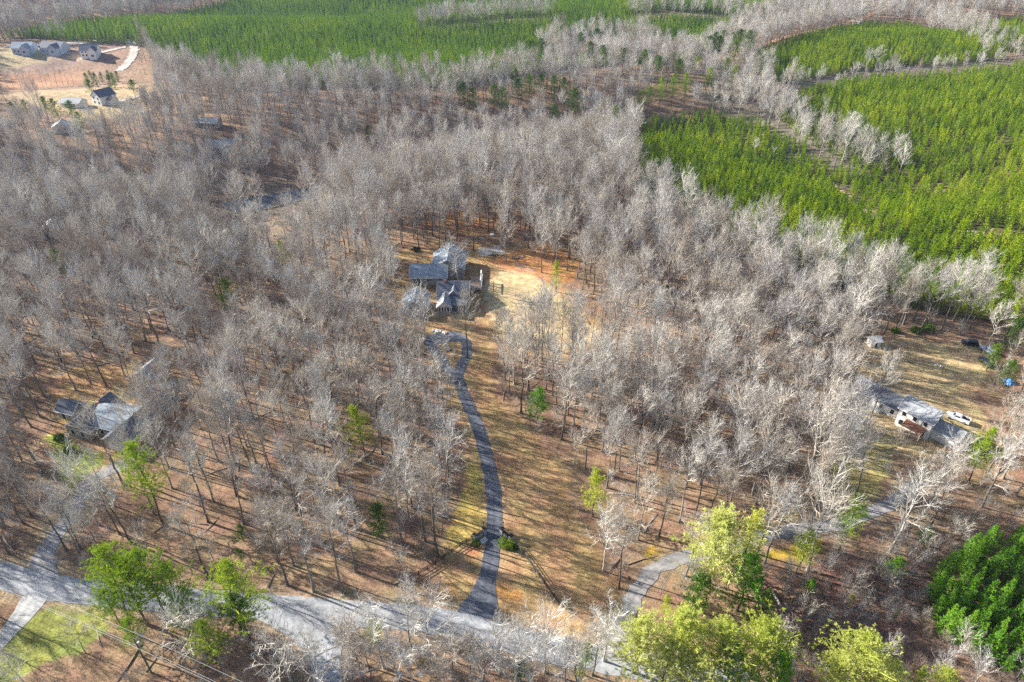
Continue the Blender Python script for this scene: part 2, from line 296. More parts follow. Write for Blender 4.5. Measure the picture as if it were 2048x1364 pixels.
# ------------------------------------------------------------------ roads, drives, pond
def pave_mat(name, c, streak=.25):
    m, n, b, N, L = nt(name); b.inputs['Roughness'].default_value = .9; b.inputs['Specular IOR Level'].default_value = .2
    g = N.new('ShaderNodeNewGeometry'); prev = None
    rgb = N.new('ShaderNodeRGB'); rgb.outputs[0].default_value = (*c, 1); prev = rgb.outputs[0]
    for s, lo, hi in ((.12, 1 - streak, 1 + streak), (1.1, .82, 1.18), (9, .85, 1.15)):
        z = N.new('ShaderNodeTexNoise'); z.inputs['Scale'].default_value = s; z.inputs['Detail'].default_value = 5; L.new(g.outputs['Position'], z.inputs['Vector'])
        r = N.new('ShaderNodeMapRange'); r.inputs[1].default_value = .3; r.inputs[2].default_value = .7; r.inputs[3].default_value = lo; r.inputs[4].default_value = hi; L.new(z.outputs[0], r.inputs[0])
        x = N.new('ShaderNodeMix'); x.data_type = 'RGBA'; x.blend_type = 'MULTIPLY'; x.inputs[0].default_value = 1; L.new(prev, x.inputs[6]); L.new(r.outputs[0], x.inputs[7]); prev = x.outputs[2]
    at_ = N.new('ShaderNodeAttribute'); at_.attribute_name = 'wear'; r = N.new('ShaderNodeMapRange'); r.inputs[3].default_value = .84; r.inputs[4].default_value = 1.2; L.new(at_.outputs['Fac'], r.inputs[0])
    x = N.new('ShaderNodeMix'); x.data_type = 'RGBA'; x.blend_type = 'MULTIPLY'; x.inputs[0].default_value = 1; L.new(prev, x.inputs[6]); L.new(r.outputs[0], x.inputs[7]); prev = x.outputs[2]
    vo = N.new('ShaderNodeTexVoronoi'); vo.feature = 'DISTANCE_TO_EDGE'; vo.inputs['Scale'].default_value = .35; L.new(g.outputs['Position'], vo.inputs['Vector']); r = N.new('ShaderNodeMapRange'); r.inputs[2].default_value = .012; r.inputs[3].default_value = .72; L.new(vo.outputs['Distance'], r.inputs[0])
    x = N.new('ShaderNodeMix'); x.data_type = 'RGBA'; x.blend_type = 'MULTIPLY'; x.inputs[0].default_value = .6; L.new(prev, x.inputs[6]); L.new(r.outputs[0], x.inputs[7]); prev = x.outputs[2]
    L.new(prev, b.inputs['Base Color']); return m
ASPH = pave_mat('driveway_asphalt', (.115, .125, .15)); ROADM = pave_mat('road_asphalt', (.30, .31, .325), .15); GRAV = pave_mat('gravel', (.26, .25, .25)); CONC = pave_mat('concrete', (.33, .33, .325)); SUBR = pave_mat('pale_gravel', (.44, .39, .34)); DIRT = pave_mat('dirt_track', (.42, .26, .15))
def smooth_path(P, step=1.5):
    P = np.array(P, float); n = len(P); Q = np.vstack([2 * P[0] - P[1], P, 2 * P[-1] - P[-2]]); out = []
    for i in range(1, n):
        p0, p1, p2, p3 = Q[i - 1], Q[i], Q[i + 1], Q[i + 2]; k = max(2, int(np.linalg.norm(p2 - p1) / step))
        for t in np.linspace(0, 1, k, endpoint=False):
            out.append(.5 * (2 * p1 + (p2 - p0) * t + (2 * p0 - 5 * p1 + 4 * p2 - p3) * t * t + (3 * p1 - p0 - 3 * p2 + p3) * t ** 3))
    out.append(P[-1]); return np.array(out)
def strip(name, P, wid, m, dz=.06, edge=.10, flare0=0, flare1=0):
    S = smooth_path(P); d = np.gradient(S, axis=0); d /= np.linalg.norm(d, axis=1)[:, None]; nr = np.stack([-d[:, 1], d[:, 0]], 1)
    al = np.concatenate([[0], np.cumsum(np.linalg.norm(np.diff(S, axis=0), axis=1))]); tot = al[-1]
    mb = MB(); ks = np.array([-1, -.85, -.62, -.45, -.25, 0, .25, .45, .62, .85, 1]); Vv = []
    for i in range(len(S)):
        ww = wid / 2 + flare0 * math.exp(-(al[i] / 5.5) ** 2) + flare1 * math.exp(-((tot - al[i]) / 5.5) ** 2)
        jl, jr = [edge * (math.sin(al[i] * .9 + q) + math.sin(al[i] * 2.3 + 2 * q) + random.gauss(0, .6)) for q in (0, 1.7)]
        for k in ks:
            p = S[i] + nr[i] * (k * ww + (jl if k < 0 else jr) * abs(k)); Vv.append((p[0], p[1], float(H(p[0], p[1])) + dz))
    c = len(ks); mb.add(Vv, [(i * c + j, i * c + j + 1, (i + 1) * c + j + 1, (i + 1) * c + j) for i in range(len(S) - 1) for j in range(c - 1)])
    o = mb.build(name, m, smooth=True); o['kind'] = 'structure'
    wa = o.data.attributes.new('wear', 'FLOAT', 'POINT'); wa.data.foreach_set('value', np.tile([.75, .45, .6, 1.0, .7, .25, .7, 1.0, .6, .45, .75], len(S)).astype(np.float32)); return o
strip('road', ROAD, 5.6, ROADM, .060); LE = smooth_path(WP([(470, 1214), (515, 1238), (556, 1260), (590, 1285), (612, 1315), (627, 1350), (634, 1400), (640, 1470)])); RE = smooth_path(WP([(790, 1238), (740, 1246), (706, 1262), (688, 1285), (681, 1315), (684, 1350), (690, 1400), (696, 1470)]))
def resample(S, k):
    a_ = np.concatenate([[0], np.cumsum(np.linalg.norm(np.diff(S, axis=0), axis=1))]); q = np.linspace(0, a_[-1], k); return np.column_stack([np.interp(q, a_, S[:, 0]), np.interp(q, a_, S[:, 1])])
LE, RE = resample(LE, 30), resample(RE, 30); mb = MB(); fr_ = np.linspace(0, 1, 9); mb.add([(*(LE[i] * (1 - f) + RE[i] * f), float(H(*(LE[i] * (1 - f) + RE[i] * f))) + .066) for i in range(30) for f in fr_], [(i * 9 + j, i * 9 + j + 1, (i + 1) * 9 + j + 1, (i + 1) * 9 + j) for i in range(29) for j in range(8)])
o = mb.build('side_road', ROADM, smooth=True); wa = o.data.attributes.new('wear', 'FLOAT', 'POINT'); wa.data.foreach_set('value', np.tile([.7, .5, .9, .6, .4, .6, .9, .5, .7], 30).astype(np.float32)); o['kind'] = 'structure'
strip('driveway', DRIVE, 3.3, ASPH, .072, flare0=2.2); strip('driveway_loop', LOOP_R, 3.0, ASPH, .078); strip('driveway_loop', LOOP_L, 3.0, ASPH, .084)
strip('gravel_driveway', RDRIVE, 3.2, GRAV, .074, .2, flare0=2); strip('gravel_driveway', LDRIVE, 3.6, GRAV, .058, .25, flare0=1.5); strip('concrete_driveway', BDRIVE, 3.3, CONC, .056, .05, flare0=1.0)
strip('parking_court', WP([(846, 682), (872, 678), (898, 674), (922, 672)]), 5.5, ASPH, .09)
strip('subdivision_road', WP([(10, 93), (60, 91), (133, 88), (203, 82), (236, 80), (258, 84), (268, 92), (268, 104), (262, 118), (250, 132), (238, 142)]), 7, SUBR, .3, .5)
strip('subdivision_driveway', WP([(200, 106), (225, 100), (252, 94)]), 4, SUBR, .3, .3); strip('subdivision_driveway', WP([(225, 206), (260, 198), (296, 188)]), 5, SUBR, .3, .3); strip('subdivision_driveway', WP([(140, 108), (110, 106), (85, 100)]), 4, SUBR, .3, .3)
strip('dirt_track', WP([(1440, 118), (1520, 92), (1600, 68), (1680, 50), (1740, 30), (1770, 16), (1776, -10)]), 7, DIRT, .4, .6); strip('dirt_track', WP([(1660, 62), (1720, 42), (1690, 34)]), 6, SUBR, .42, .6)
strip('sandy_track', WP([(1840, 56), (1860, 68), (1885, 80), (1880, 86)]), 9, SUBR, .4, 1.0)
# pond surface, level, with its own shore line
pc = np.mean(np.array(POND), 0); zp = -16.9
m, n, b, N, L = nt('pond_water'); b.inputs['Base Color'].default_value = (.05, .075, .11, 1); b.inputs['Roughness'].default_value = .12; b.inputs['Specular IOR Level'].default_value = .5
g = N.new('ShaderNodeNewGeometry'); z = N.new('ShaderNodeTexNoise'); z.inputs['Scale'].default_value = 1.5; L.new(g.outputs['Position'], z.inputs['Vector']); bp = N.new('ShaderNodeBump'); bp.inputs['Strength'].default_value = .08; L.new(z.outputs[0], bp.inputs['Height']); L.new(bp.outputs[0], b.inputs['Normal'])
mb = MB(); PS = smooth_path(POND + [POND[0]], 3.0)[:-1]; mb.add([(*pc, zp)] + [(p[0], p[1], zp) for p in PS], [(0, i + 1, (i + 1) % len(PS) + 1) for i in range(len(PS))])
pond = mb.build('pond_water', m); pond['kind'] = 'structure'
mud = mat('pond_bank_mud', (.22, .165, .12), var=.25, scale=.6)
mb = MB(); ring = []
for p in PS:
    o_ = pc + (p - pc) * 1.06; i_ = pc + (p - pc) * .98
    ring += [(o_[0], o_[1], max(float(H(o_[0], o_[1])) + .12, zp + .12)), (i_[0], i_[1], zp + .02)]
k = len(PS); mb.add(ring, [(2 * i, 2 * i + 1, (2 * i + 3) % (2 * k), (2 * i + 2) % (2 * k)) for i in range(k)]); o = mb.build('pond_bank', mud, smooth=True); o['kind'] = 'structure'

# ------------------------------------------------------------------ trees
def cross3(a, b): return np.array((a[1] * b[2] - a[2] * b[1], a[2] * b[0] - a[0] * b[2], a[0] * b[1] - a[1] * b[0]))
def unit(v): return v / (math.sqrt(v[0] * v[0] + v[1] * v[1] + v[2] * v[2]) + 1e-9)
def turn(d, ang, r):
    """direction d tilted by ang about a random azimuth"""
    a = unit(cross3(d, r.normal(size=3))); return unit(d * math.cos(ang) + a * math.sin(ang))
def sliver(p, q, w, r):
    s = unit(cross3(q - p, r.normal(size=3))) * w
    return (p - s, p + s, q)
def gen_hardwood(seed, h=25.0, cb=.40, spread=6.2, nl=14, nb=7, ntw=8, ntl=2, tw=.021, r0=.27, up=.16, wander=.22, lowlimb=0):
    r = np.random.default_rng(seed); tr = MB(); lb = MB(); T = []
    n = 12; z = np.linspace(0, h * .74, n); off = np.cumsum(r.normal(0, wander, (n, 2)), 0); off -= off[0]; off *= np.linspace(0.2, 1, n)[:, None]
    P = np.column_stack([off, z]); rad = r0 * (1 - .86 * (z / z[-1]) ** 1.1); rad[0] *= 1.45
    tr.tube(P, rad, 7, False)
    def at(t):
        i = min(int(t * (n - 1)), n - 2); f = t * (n - 1) - i; return P[i] * (1 - f) + P[i + 1] * f, rad[i] * (1 - f) + rad[i + 1] * f
    az = r.random() * 6.28
    for k in range(nl + lowlimb):
        if k >= nl: t = r.uniform(cb * .55, cb) / .74; L = spread * r.uniform(.45, .7); el = r.uniform(.1, .6)
        else:
            u = k / (nl - 1); t = min((cb + (.73 - cb) * u) / .74, .99); L = spread * (.95 + .1 * math.sin(3.1 * u)) * r.uniform(.82, 1.15); el = .42 + .85 * u ** 1.2 + r.normal(0, .12)
        az += 2.4 + r.normal(0, .35); p, rr = at(t); d = np.array([math.cos(az) * math.cos(el), math.sin(az) * math.cos(el), math.sin(el)])
        ns = 5; Q = [p]; D = []
        for s in range(ns):
            d = unit(d + np.array([0, 0, up]) + r.normal(0, .16, 3)); D.append(d); Q.append(Q[-1] + d * L / ns)
        Q = np.array(Q); lr = min(rr * .6, .095 * L / 4.5 + .02); lrad = lr * (1 - .8 * np.linspace(0, 1, ns + 1)); lb.tube(Q, lrad, 4, False)
        for j in range(nb + 1):
            tt = .25 + .75 * (j + r.random() * .6) / (nb + .6) if j < nb else 1.0
            tt = min(tt, .999); i = int(tt * ns); f = tt * ns - i; bp = Q[i] * (1 - f) + Q[i + 1] * f
            bd = turn(D[i], r.uniform(.45, .95) if j < nb else .1, r); bd = unit(bd + np.array([0, 0, .22])); bl = L * r.uniform(.32, .52) * (1.1 - .35 * tt)
            B = [bp]; BD = []
            for s in range(3):
                bd = unit(bd + np.array([0, 0, up * .6]) + r.normal(0, .2, 3)); BD.append(bd); B.append(B[-1] + bd * bl / 3)
            B = np.array(B); lb.tube(B, np.array([.052, .042, .032, .018]) * (.6 + .3 * L / 4.5), 3, False)
            for q in range(ntw):
                t2 = min(.15 + .85 * (q + r.random()) / ntw, .999); i2 = int(t2 * 3); f2 = t2 * 3 - i2; tp = B[i2] * (1 - f2) + B[i2 + 1] * f2
                td = unit(turn(BD[i2], r.uniform(.3, .9), r) + np.array([0, 0, .25])); tl = r.uniform(.9, 2.0) * (.7 + .06 * spread); e = tp + td * tl
                T.append(sliver(tp, e, tw, r)); T.append(sliver(tp, e, tw * .8, r))
                for y in range(ntl):
                    sp = tp + td * tl * r.uniform(.15, .95); se = sp + unit(turn(td, r.uniform(.3, .8), r) + np.array([0, 0, .2])) * r.uniform(.4, .95); T.append(sliver(sp, se, tw * .72, r))
    # merge limbs (quads split to triangles) with the twigs in one crown
    lv = np.array(lb.v); lt = []
    for f in lb.f:
        lt.append((lv[f[0]], lv[f[1]], lv[f[2]]))
        if len(f) == 4: lt.append((lv[f[0]], lv[f[2]], lv[f[3]]))
    return tr, np.array(lt + T), h
def vcross(a, b): return np.stack((a[..., 1] * b[..., 2] - a[..., 2] * b[..., 1], a[..., 2] * b[..., 0] - a[..., 0] * b[..., 2], a[..., 0] * b[..., 1] - a[..., 1] * b[..., 0]), -1)
def vunit(v): return v / (np.sqrt((v * v).sum(-1))[..., None] + 1e-9)
def tuft(c, d, n, L, wd, r, spread=.75):
    """n needle-bunch triangles fanning out of point c about direction d"""
    d = np.asarray(d, float)[None].repeat(n, 0); a = vunit(vcross(d, r.normal(size=(n, 3)))); g = np.abs(r.normal(0, spread, n))[:, None]
    q = d * np.cos(g) + a * np.sin(g); e = c + q * (L * r.uniform(.6, 1.2, n))[:, None]; s = vunit(vcross(q, r.normal(size=(n, 3)))) * wd; m = c + q * L * .15
    return list(np.stack([m - s, m + s, e], 1))
def gen_conifer(seed, h=8.0, rb=1.7, base=.08, nw=15, nbr=6, ntf=2, nn=6, L=.55, wd=.10, shape=.9, el=.5, r0=.11):
    """narrow young pine: whorls of short branches with needle tufts"""
    r = np.random.default_rng(seed); tr = MB(); T = []
    P = np.array([(0, 0, 0), (r.normal(0, .05), r.normal(0, .05), h * .5), (0, 0, h * .97)]); tr.tube(P, [r0, r0 * .6, .015], 5, False)
    for k in range(nw):
        u = k / (nw - 1); z = h * (base + (.95 - base) * u); R_ = rb * ((1 - u) ** shape * .93 + .07) * r.uniform(.8, 1.15)
        if u < .15: R_ *= .6 + 2.6 * u
        a0 = r.random() * 6.28
        for j in range(max(3, int(nbr * (1 - .4 * u)))):
            a = a0 + j * 6.283 / max(3, int(nbr * (1 - .4 * u))) + r.normal(0, .25); e = el + .5 * u + r.normal(0, .15); d = np.array([math.cos(a) * math.cos(e), math.sin(a) * math.cos(e), math.sin(e)])
            Rl = R_ * r.uniform(.7, 1.15); p = np.array([0, 0, z]); T.append(sliver(p, p + d * Rl, .02, r))
            for q in range(ntf):
                c = p + d * Rl * (.35 + .6 * (q + .5) / ntf); T += tuft(c, unit(d + np.array([0, 0, .35])), nn, L * (.7 + .4 * (1 - u)), wd, r)
    T += tuft(np.array([0, 0, h * .9]), np.array([0, 0, 1.]), nn, L, wd, r, .4)
    return tr, np.array(T), h
def gen_pine(seed, h=20.0, cb=.34, spread=4.2, nl=38, ncl=8, nn=36, L=.46, wd=.045, top=.55, droop=.0, clump=.55, r0=.24):
    """tall pine: bare lower trunk, irregular limbs carrying separate needle clumps"""
    r = np.random.default_rng(seed); tr = MB(); T = []; n = 8
    z = np.linspace(0, h * .97, n); off = np.cumsum(r.normal(0, .16, (n, 2)), 0); off -= off[0]; P = np.column_stack([off, z]); rad = r0 * (1 - .9 * z / z[-1]); rad[0] *= 1.3; tr.tube(P, rad, 7, False)
    az = 0
    for k in range(nl):
        u = (k + r.random() * .7) / nl; t = cb + (1 - cb) * u * .97; i = min(int(t / .97 * (n - 1)), n - 2); f = min(t / .97 * (n - 1) - i, 1); p = P[i] * (1 - f) + P[i + 1] * f
        az += 2.4 + r.normal(0, .5); Lr = spread * r.uniform(.65, 1.2) * (math.sin(math.pi * (.18 + .82 * u) ** .8) * .75 + top * (1 - u) * .5 + .22); e = .15 + .75 * u - droop + r.normal(0, .15)
        d = np.array([math.cos(az) * math.cos(e), math.sin(az) * math.cos(e), math.sin(e)]); Q = [p]
        for s in range(4): d = unit(d + np.array([0, 0, .12]) + r.normal(0, .14, 3)); Q.append(Q[-1] + d * Lr / 4)
        Q = np.array(Q); lb = MB(); lb.tube(Q, np.array([.07, .055, .045, .03, .02]) * Lr / 3, 3, False); lv = np.array(lb.v)
        for f_ in lb.f: T.append((lv[f_[0]], lv[f_[1]], lv[f_[2]])); T.append((lv[f_[0]], lv[f_[2]], lv[f_[3]]))
        for q in range(ncl):
            tt = .3 + .7 * (q + r.random()) / ncl; i2 = min(int(tt * 4), 3); f2 = min(tt * 4 - i2, 1); c = Q[i2] * (1 - f2) + Q[i2 + 1] * f2 + r.normal(0, clump, 3) * np.array([1, 1, .6]) * (Lr / 3.6 + .3)
            T.append(sliver(Q[i2], c, .02, r)); dd = unit(c - Q[i2] + np.array([0, 0, .6]))
            for w_ in range(3): T += tuft(c + r.normal(0, .22, 3), dd, nn // 3, L, wd, r, 1.0)
    return tr, np.array(T), h
class Kind:
    """a tree kind: the meshes of its trunk and crown, shared by every copy"""
    def __init__(s, gen, bark, leaf):
        tr, T, s.h = gen; s.trunk = tr.mesh('trunk', bark, True); s.crown = tri_mesh('crown', T, leaf); s.n = len(T); s.bark = bark; s.leaf = leaf; s.hold = None
    def holders(s):
        if not s.hold: s.hold = (bpy.data.objects.new('trunk_source', s.trunk), bpy.data.objects.new('crown_source', s.crown))
        return s.hold
def plant(kind, name, x, y, h, label, cat, group=None, rz=None, tilt=.03, wide=1.0):
    s = h / kind.h; o = empty(name, G(x, y, -.05), 0, label, cat, group)
    o.rotation_euler = (random.gauss(0, tilt), random.gauss(0, tilt), random.random() * 6.28 if rz is None else rz); o.scale = (s * wide, s * wide, s)
    for nm, me_ in (('trunk', kind.trunk), ('crown', kind.crown)):
        c = bpy.data.objects.new(nm, me_); col.objects.link(c); c.parent = o
    return o
def scatter(name, pts, hs, kinds, idx, label, tilt=.03, seed=1, wide=None):
    """one stuff object: thousands of trees too many to count, as geometry-node copies of the tree meshes"""
    r = np.random.default_rng(seed); n = len(pts); P = np.column_stack([pts[:, 0], pts[:, 1], H(pts[:, 0], pts[:, 1]) - .05])
    me = bpy.data.meshes.new(name); me.vertices.add(n); me.vertices.foreach_set('co', P.astype(np.float32).reshape(-1))
    rot = np.column_stack([r.normal(0, tilt, n), r.normal(0, tilt, n), r.random(n) * 6.283]); kh = np.array([k.h for k in kinds])[idx]; s1 = hs / kh; wd_ = s1 * (r.uniform(.88, 1.15, n) if wide is None else wide)
    for nm, arr in (('rot', rot), ('scl', np.column_stack([wd_, wd_, s1]))):
        at = me.attributes.new(nm, 'FLOAT_VECTOR', 'POINT'); at.data.foreach_set('vector', arr.astype(np.float32).reshape(-1))
    at = me.attributes.new('vi', 'INT', 'POINT'); at.data.foreach_set('value', np.asarray(idx, np.int32)); me.update()
    o = bpy.data.objects.new(name, me); col.objects.link(o); tag(o, label, None, None, 'stuff')
    gt = bpy.data.node_groups.new(name, 'GeometryNodeTree'); gt.interface.new_socket('Geometry', in_out='INPUT', socket_type='NodeSocketGeometry'); gt.interface.new_socket('Geometry', in_out='OUTPUT', socket_type='NodeSocketGeometry')
    N, L = gt.nodes, gt.links; gi = N.new('NodeGroupInput'); go = N.new('NodeGroupOutput'); ip = N.new('GeometryNodeInstanceOnPoints'); jn = N.new('GeometryNodeJoinGeometry')
    for k in reversed(kinds):
        j = N.new('GeometryNodeJoinGeometry')
        for ob in k.holders():
            oi = N.new('GeometryNodeObjectInfo'); oi.inputs['Object'].default_value = ob; oi.inputs['As Instance'].default_value = False; oi.transform_space = 'ORIGINAL'; L.new(oi.outputs['Geometry'], j.inputs[0])
        ti = N.new('GeometryNodeGeometryToInstance'); L.new(j.outputs[0], ti.inputs[0]); L.new(ti.outputs[0], jn.inputs[0])
    def attr(nm, t):
        q = N.new('GeometryNodeInputNamedAttribute'); q.data_type = t; q.inputs['Name'].default_value = nm; return q.outputs['Attribute']
    L.new(gi.outputs[0], ip.inputs['Points']); L.new(jn.outputs[0], ip.inputs['Instance']); ip.inputs['Pick Instance'].default_value = True
    L.new(attr('vi', 'INT'), ip.inputs['Instance Index']); L.new(attr('rot', 'FLOAT_VECTOR'), ip.inputs['Rotation']); L.new(attr('scl', 'FLOAT_VECTOR'), ip.inputs['Scale']); L.new(ip.outputs[0], go.inputs[0])
    md = o.modifiers.new('scatter', 'NODES'); md.node_group = gt; return o

HW = [Kind(gen_hardwood(11 + i, h=25 + (i % 3) * 1.5, cb=(.38, .44, .48, .36)[i % 4], spread=(6.2, 5.6, 5.2, 6.8)[i % 4], lowlimb=i % 3), TRUNK, TWIG) for i in range(6)]
SLIM = [Kind(gen_hardwood(31 + i, h=25, cb=(.5, .56, .46)[i], spread=(4.2, 3.8, 4.6)[i], nl=11, nb=6, ntw=7, ntl=2, tw=.020, r0=.24, lowlimb=1), TRUNK, TWIG) for i in range(3)]
HWW = [Kind(gen_hardwood(41 + i, h=25, cb=(.30, .36)[i % 2], spread=(7.2, 6.2)[i % 2], nl=15, nb=8, ntw=8, r0=.25, tw=.017), WTRUNK, WTWIG) for i in range(3)]
THIN = [Kind(gen_hardwood(61 + i, h=14, cb=.35, spread=3.4, nl=9, nb=4, ntw=5, ntl=3, r0=.10, tw=.014), TRUNK, TWIG) for i in range(3)]
SHRUB = [Kind(gen_hardwood(71 + i, h=4.5, cb=.10, spread=2.3, nl=11, nb=4, ntw=4, ntl=3, r0=.045, tw=.012, up=.25), BRUSH, BRUSH) for i in range(3)]
YP = [Kind(gen_conifer(81 + i, h=8, rb=(1.9, 2.15, 1.7)[i], nw=13, shape=.62, nn=7, L=.6), PTRUNK, NEEDLE) for i in range(3)]
FP = [Kind(gen_conifer(91 + i, h=8, rb=(1.7, 1.5)[i], nw=11, nbr=5, nn=5, L=.65, wd=.13), PTRUNK, NEEDLE_FAR) for i in range(2)]
PLOT = [Kind(gen_conifer(101 + i, h=8, rb=(1.7, 1.5, 1.9)[i], nw=16, nbr=6, ntf=4, nn=9, L=.5, wd=.045, shape=.85, el=.45), PTRUNK, NEEDLE_G) for i in range(3)]
PINE = [Kind(gen_pine(111 + i, spread=(4.2, 4.9)[i], cb=(.36, .30)[i]), PTRUNK, NEEDLE_P) for i in range(2)]
PINED = [Kind(gen_pine(121 + i, spread=4.8, cb=(.48, .38)[i]), PTRUNK, NEEDLE_D) for i in range(2)]
PINEY = [Kind(gen_pine(131 + i, h=18, spread=(5.4, 4.9, 6.0)[i], cb=.22, nl=54, ncl=9, nn=36, L=.46, wd=.05, clump=.65), PTRUNK, NEEDLE_YP) for i in range(3)]
NARROW = [Kind(gen_pine(141 + i, h=12, spread=2.1, cb=.15, nl=36, ncl=5, nn=26, L=.36, clump=.3, r0=.14), PTRUNK, NEEDLE_Y) for i in range(2)]
CEDAR = [Kind(gen_pine(151 + i, h=10, spread=2.6, cb=.12, nl=34, ncl=5, nn=26, clump=.4, r0=.15), PTRUNK, NEEDLE_D) for i in range(2)]
GREENB = [Kind(gen_pine(161, h=11, spread=2.9, cb=.2, nl=34, ncl=6, nn=30, clump=.45, r0=.16), PTRUNK, NEEDLE_G)]

# ---- where woods stand: a jittered lattice over the land, minus clearings
def lattice(x0, x1, y0, y1, s, seed, jit=.42):
    r = np.random.default_rng(seed); gx, gy = np.meshgrid(np.arange(x0, x1, s), np.arange(y0, y1, s)); p = np.column_stack([gx.ravel(), gy.ravel()]); return p + r.uniform(-jit, jit, p.shape) * s
def clear_of(p, path, d): return seg_dist(p[:, 0], p[:, 1], path) > d
BLD = []                                                       # building footprints: x, y, radius
NO_TREES = [P_LAWN, P_FIELD, P_LYARD, P_LGREEN, P_BGREEN, P_SUB, P_SUBTAN, P_SUBTAN2, POND]
P_PONDVIEW = WP([(436, 400), (520, 386), (650, 372), (672, 392), (655, 470), (560, 520), (440, 525), (415, 440)]); P_SUBVIEW = WP([(-60, 95), (290, 84), (312, 150), (330, 215), (270, 268), (120, 282), (-60, 270)])
PINES = [P_PINE1, P_PINE2, P_PINE3, P_PINE4]
def in_frame(p, h=25, mx=60):
    z = H(p[:, 0], p[:, 1]); a = pix(p[:, 0], p[:, 1], z); t = pix(p[:, 0], p[:, 1], z + h)
    return (np.maximum(a[0], t[0]) > -mx) & (np.minimum(a[0], t[0]) < 2048 + mx) & (a[1] > -mx) & (t[1] < 1364 + mx)
def view_mask(p, mx=1.12, ymax=1500):
    dep = p[:, 1] * CP + CAMZ * SP; return (np.abs(p[:, 0]) / dep < .75 * mx + 18 / dep) & (p[:, 1] < ymax)
def open_mask(p, polys, pad=0):
    k = np.ones(len(p), bool)
    for q in polys: k &= ~inpoly(p[:, 0], p[:, 1], q)
    return k
def stripmask(p):
    k = np.ones(len(p), bool)
    for pa, d in ((ROAD, 4.2), (SIDE, 4.0), (DRIVE, 3.5), (LOOP_R, 3), (LOOP_L, 3), (RDRIVE, 3.0), (LDRIVE, 3.6), (BDRIVE, 3.0)): k &= clear_of(p, pa, d)
    for bx, by, br in BLD: k &= np.hypot(p[:, 0] - bx, p[:, 1] - by) > br
    return k

# ------------------------------------------------------------------ buildings
def roof_mat(name, c):
    m, n, b, N, L = nt(name); b.inputs['Roughness'].default_value = .8; b.inputs['Specular IOR Level'].default_value = .3
    tc = N.new('ShaderNodeTexCoord'); wv = N.new('ShaderNodeTexWave'); wv.bands_direction = 'Z'; wv.inputs['Scale'].default_value = 3.2; wv.inputs['Distortion'].default_value = .6; L.new(tc.outputs['Object'], wv.inputs[0])
    z = N.new('ShaderNodeTexNoise'); z.inputs['Scale'].default_value = 1.6; z.inputs['Detail'].default_value = 6; L.new(tc.outputs['Object'], z.inputs[0])
    ad = N.new('ShaderNodeMath'); ad.operation = 'MULTIPLY_ADD'; ad.inputs[1].default_value = .25; L.new(wv.outputs[1], ad.inputs[0]); L.new(z.outputs[0], ad.inputs[2])
    r = ramp(N, [(.25, tuple(k * .72 for k in c)), (.95, tuple(k * 1.25 for k in c))]); L.new(ad.outputs[0], r.inputs[0]); L.new(r.outputs[0], b.inputs['Base Color']); return m
ROOF_B = roof_mat('blue_grey_shingle', (.29, .34, .39)); ROOF_D = roof_mat('dark_shingle', (.13, .145, .18)); ROOF_G = roof_mat('grey_shingle', (.33, .345, .37)); ROOF_R = roof_mat('rust_metal_roof', (.28, .13, .08))
SID_G = mat('grey_siding', (.34, .33, .32), var=.06); SID_W = mat('white_siding', (.80, .79, .76), rough=.6, var=.03); SID_T = mat('tan_siding', (.42, .38, .33), var=.08); SID_B = mat('brick', (.38, .19, .13), var=.25, scale=9); SID_BL = mat('pale_blue_siding', (.40, .46, .56), var=.05)
TRIM = mat('white_trim', (.78, .77, .75), rough=.5, var=.03); GLASS = mat('window_glass', (.02, .025, .035), rough=.08, var=0, spec=.6); WOOD = mat('deck_wood', (.33, .24, .17), var=.3, scale=2); BLACK = mat('black_paint', (.02, .02, .022), rough=.5, var=.2); STONE = mat('grey_stone', (.36, .35, .34), var=.35, scale=2.5, bump=.4); CHROME = mat('bare_metal', (.5, .5, .5), rough=.35, metal=.8)
def gable(par, x0, x1, y0, y1, eave, rise, ax, wm, rm, z0=-.4, over=.45, trim=True):
    t = .20
    if ax == 'y': a0, a1, b0, b1 = x0, x1, y0, y1
    else: a0, a1, b0, b1 = y0, y1, x0, x1
    mid = (a0 + a1) / 2; sl = rise / (mid - a0); other = 'y' if ax == 'y' else 'x'
    MB().prism([(a0, z0), (a1, z0), (a1, eave), (mid, eave + rise), (a0, eave)], other, b0, b1).build('wall', wm, par)
    eo = eave - over * sl; u = .012
    prof = [(a0 - over, eo + u), (mid, eave + rise + u), (a1 + over, eo + u), (a1 + over, eo + t), (mid, eave + rise + t), (a0 - over, eo + t)]
    ro = MB().prism(prof, other, b0 - over, b1 + over).build('roof', rm, par)
    for sg, aa in ((-1, a0 - over), (1, a1 + over)):
        g0, g1 = sorted((aa + sg * .01, aa + sg * .14)); (MB().box(g0, g1, b0 - over, b1 + over, eo - .02, eo + .12) if ax == 'y' else MB().box(b0 - over, b1 + over, g0, g1, eo - .02, eo + .12)).build('gutter', TRIM, ro)
    if trim:
        for bb in (b0 - over - .06, b1 + over):
            MB().prism([(a0 - over, eo - .06), (mid, eave + rise - .06), (a1 + over, eo - .06), (a1 + over, eo + t + .02), (mid, eave + rise + t + .02), (a0 - over, eo + t + .02)], other, bb, bb + .06).build('fascia', TRIM, ro)
        MB().prism([(mid - .18, eave + rise + t - .03), (mid + .18, eave + rise + t - .03), (mid + .05, eave + rise + t + .06), (mid - .05, eave + rise + t + .06)], other, b0 - over + .02, b1 + over - .02).build('ridge_cap', rm, ro)
    return ro
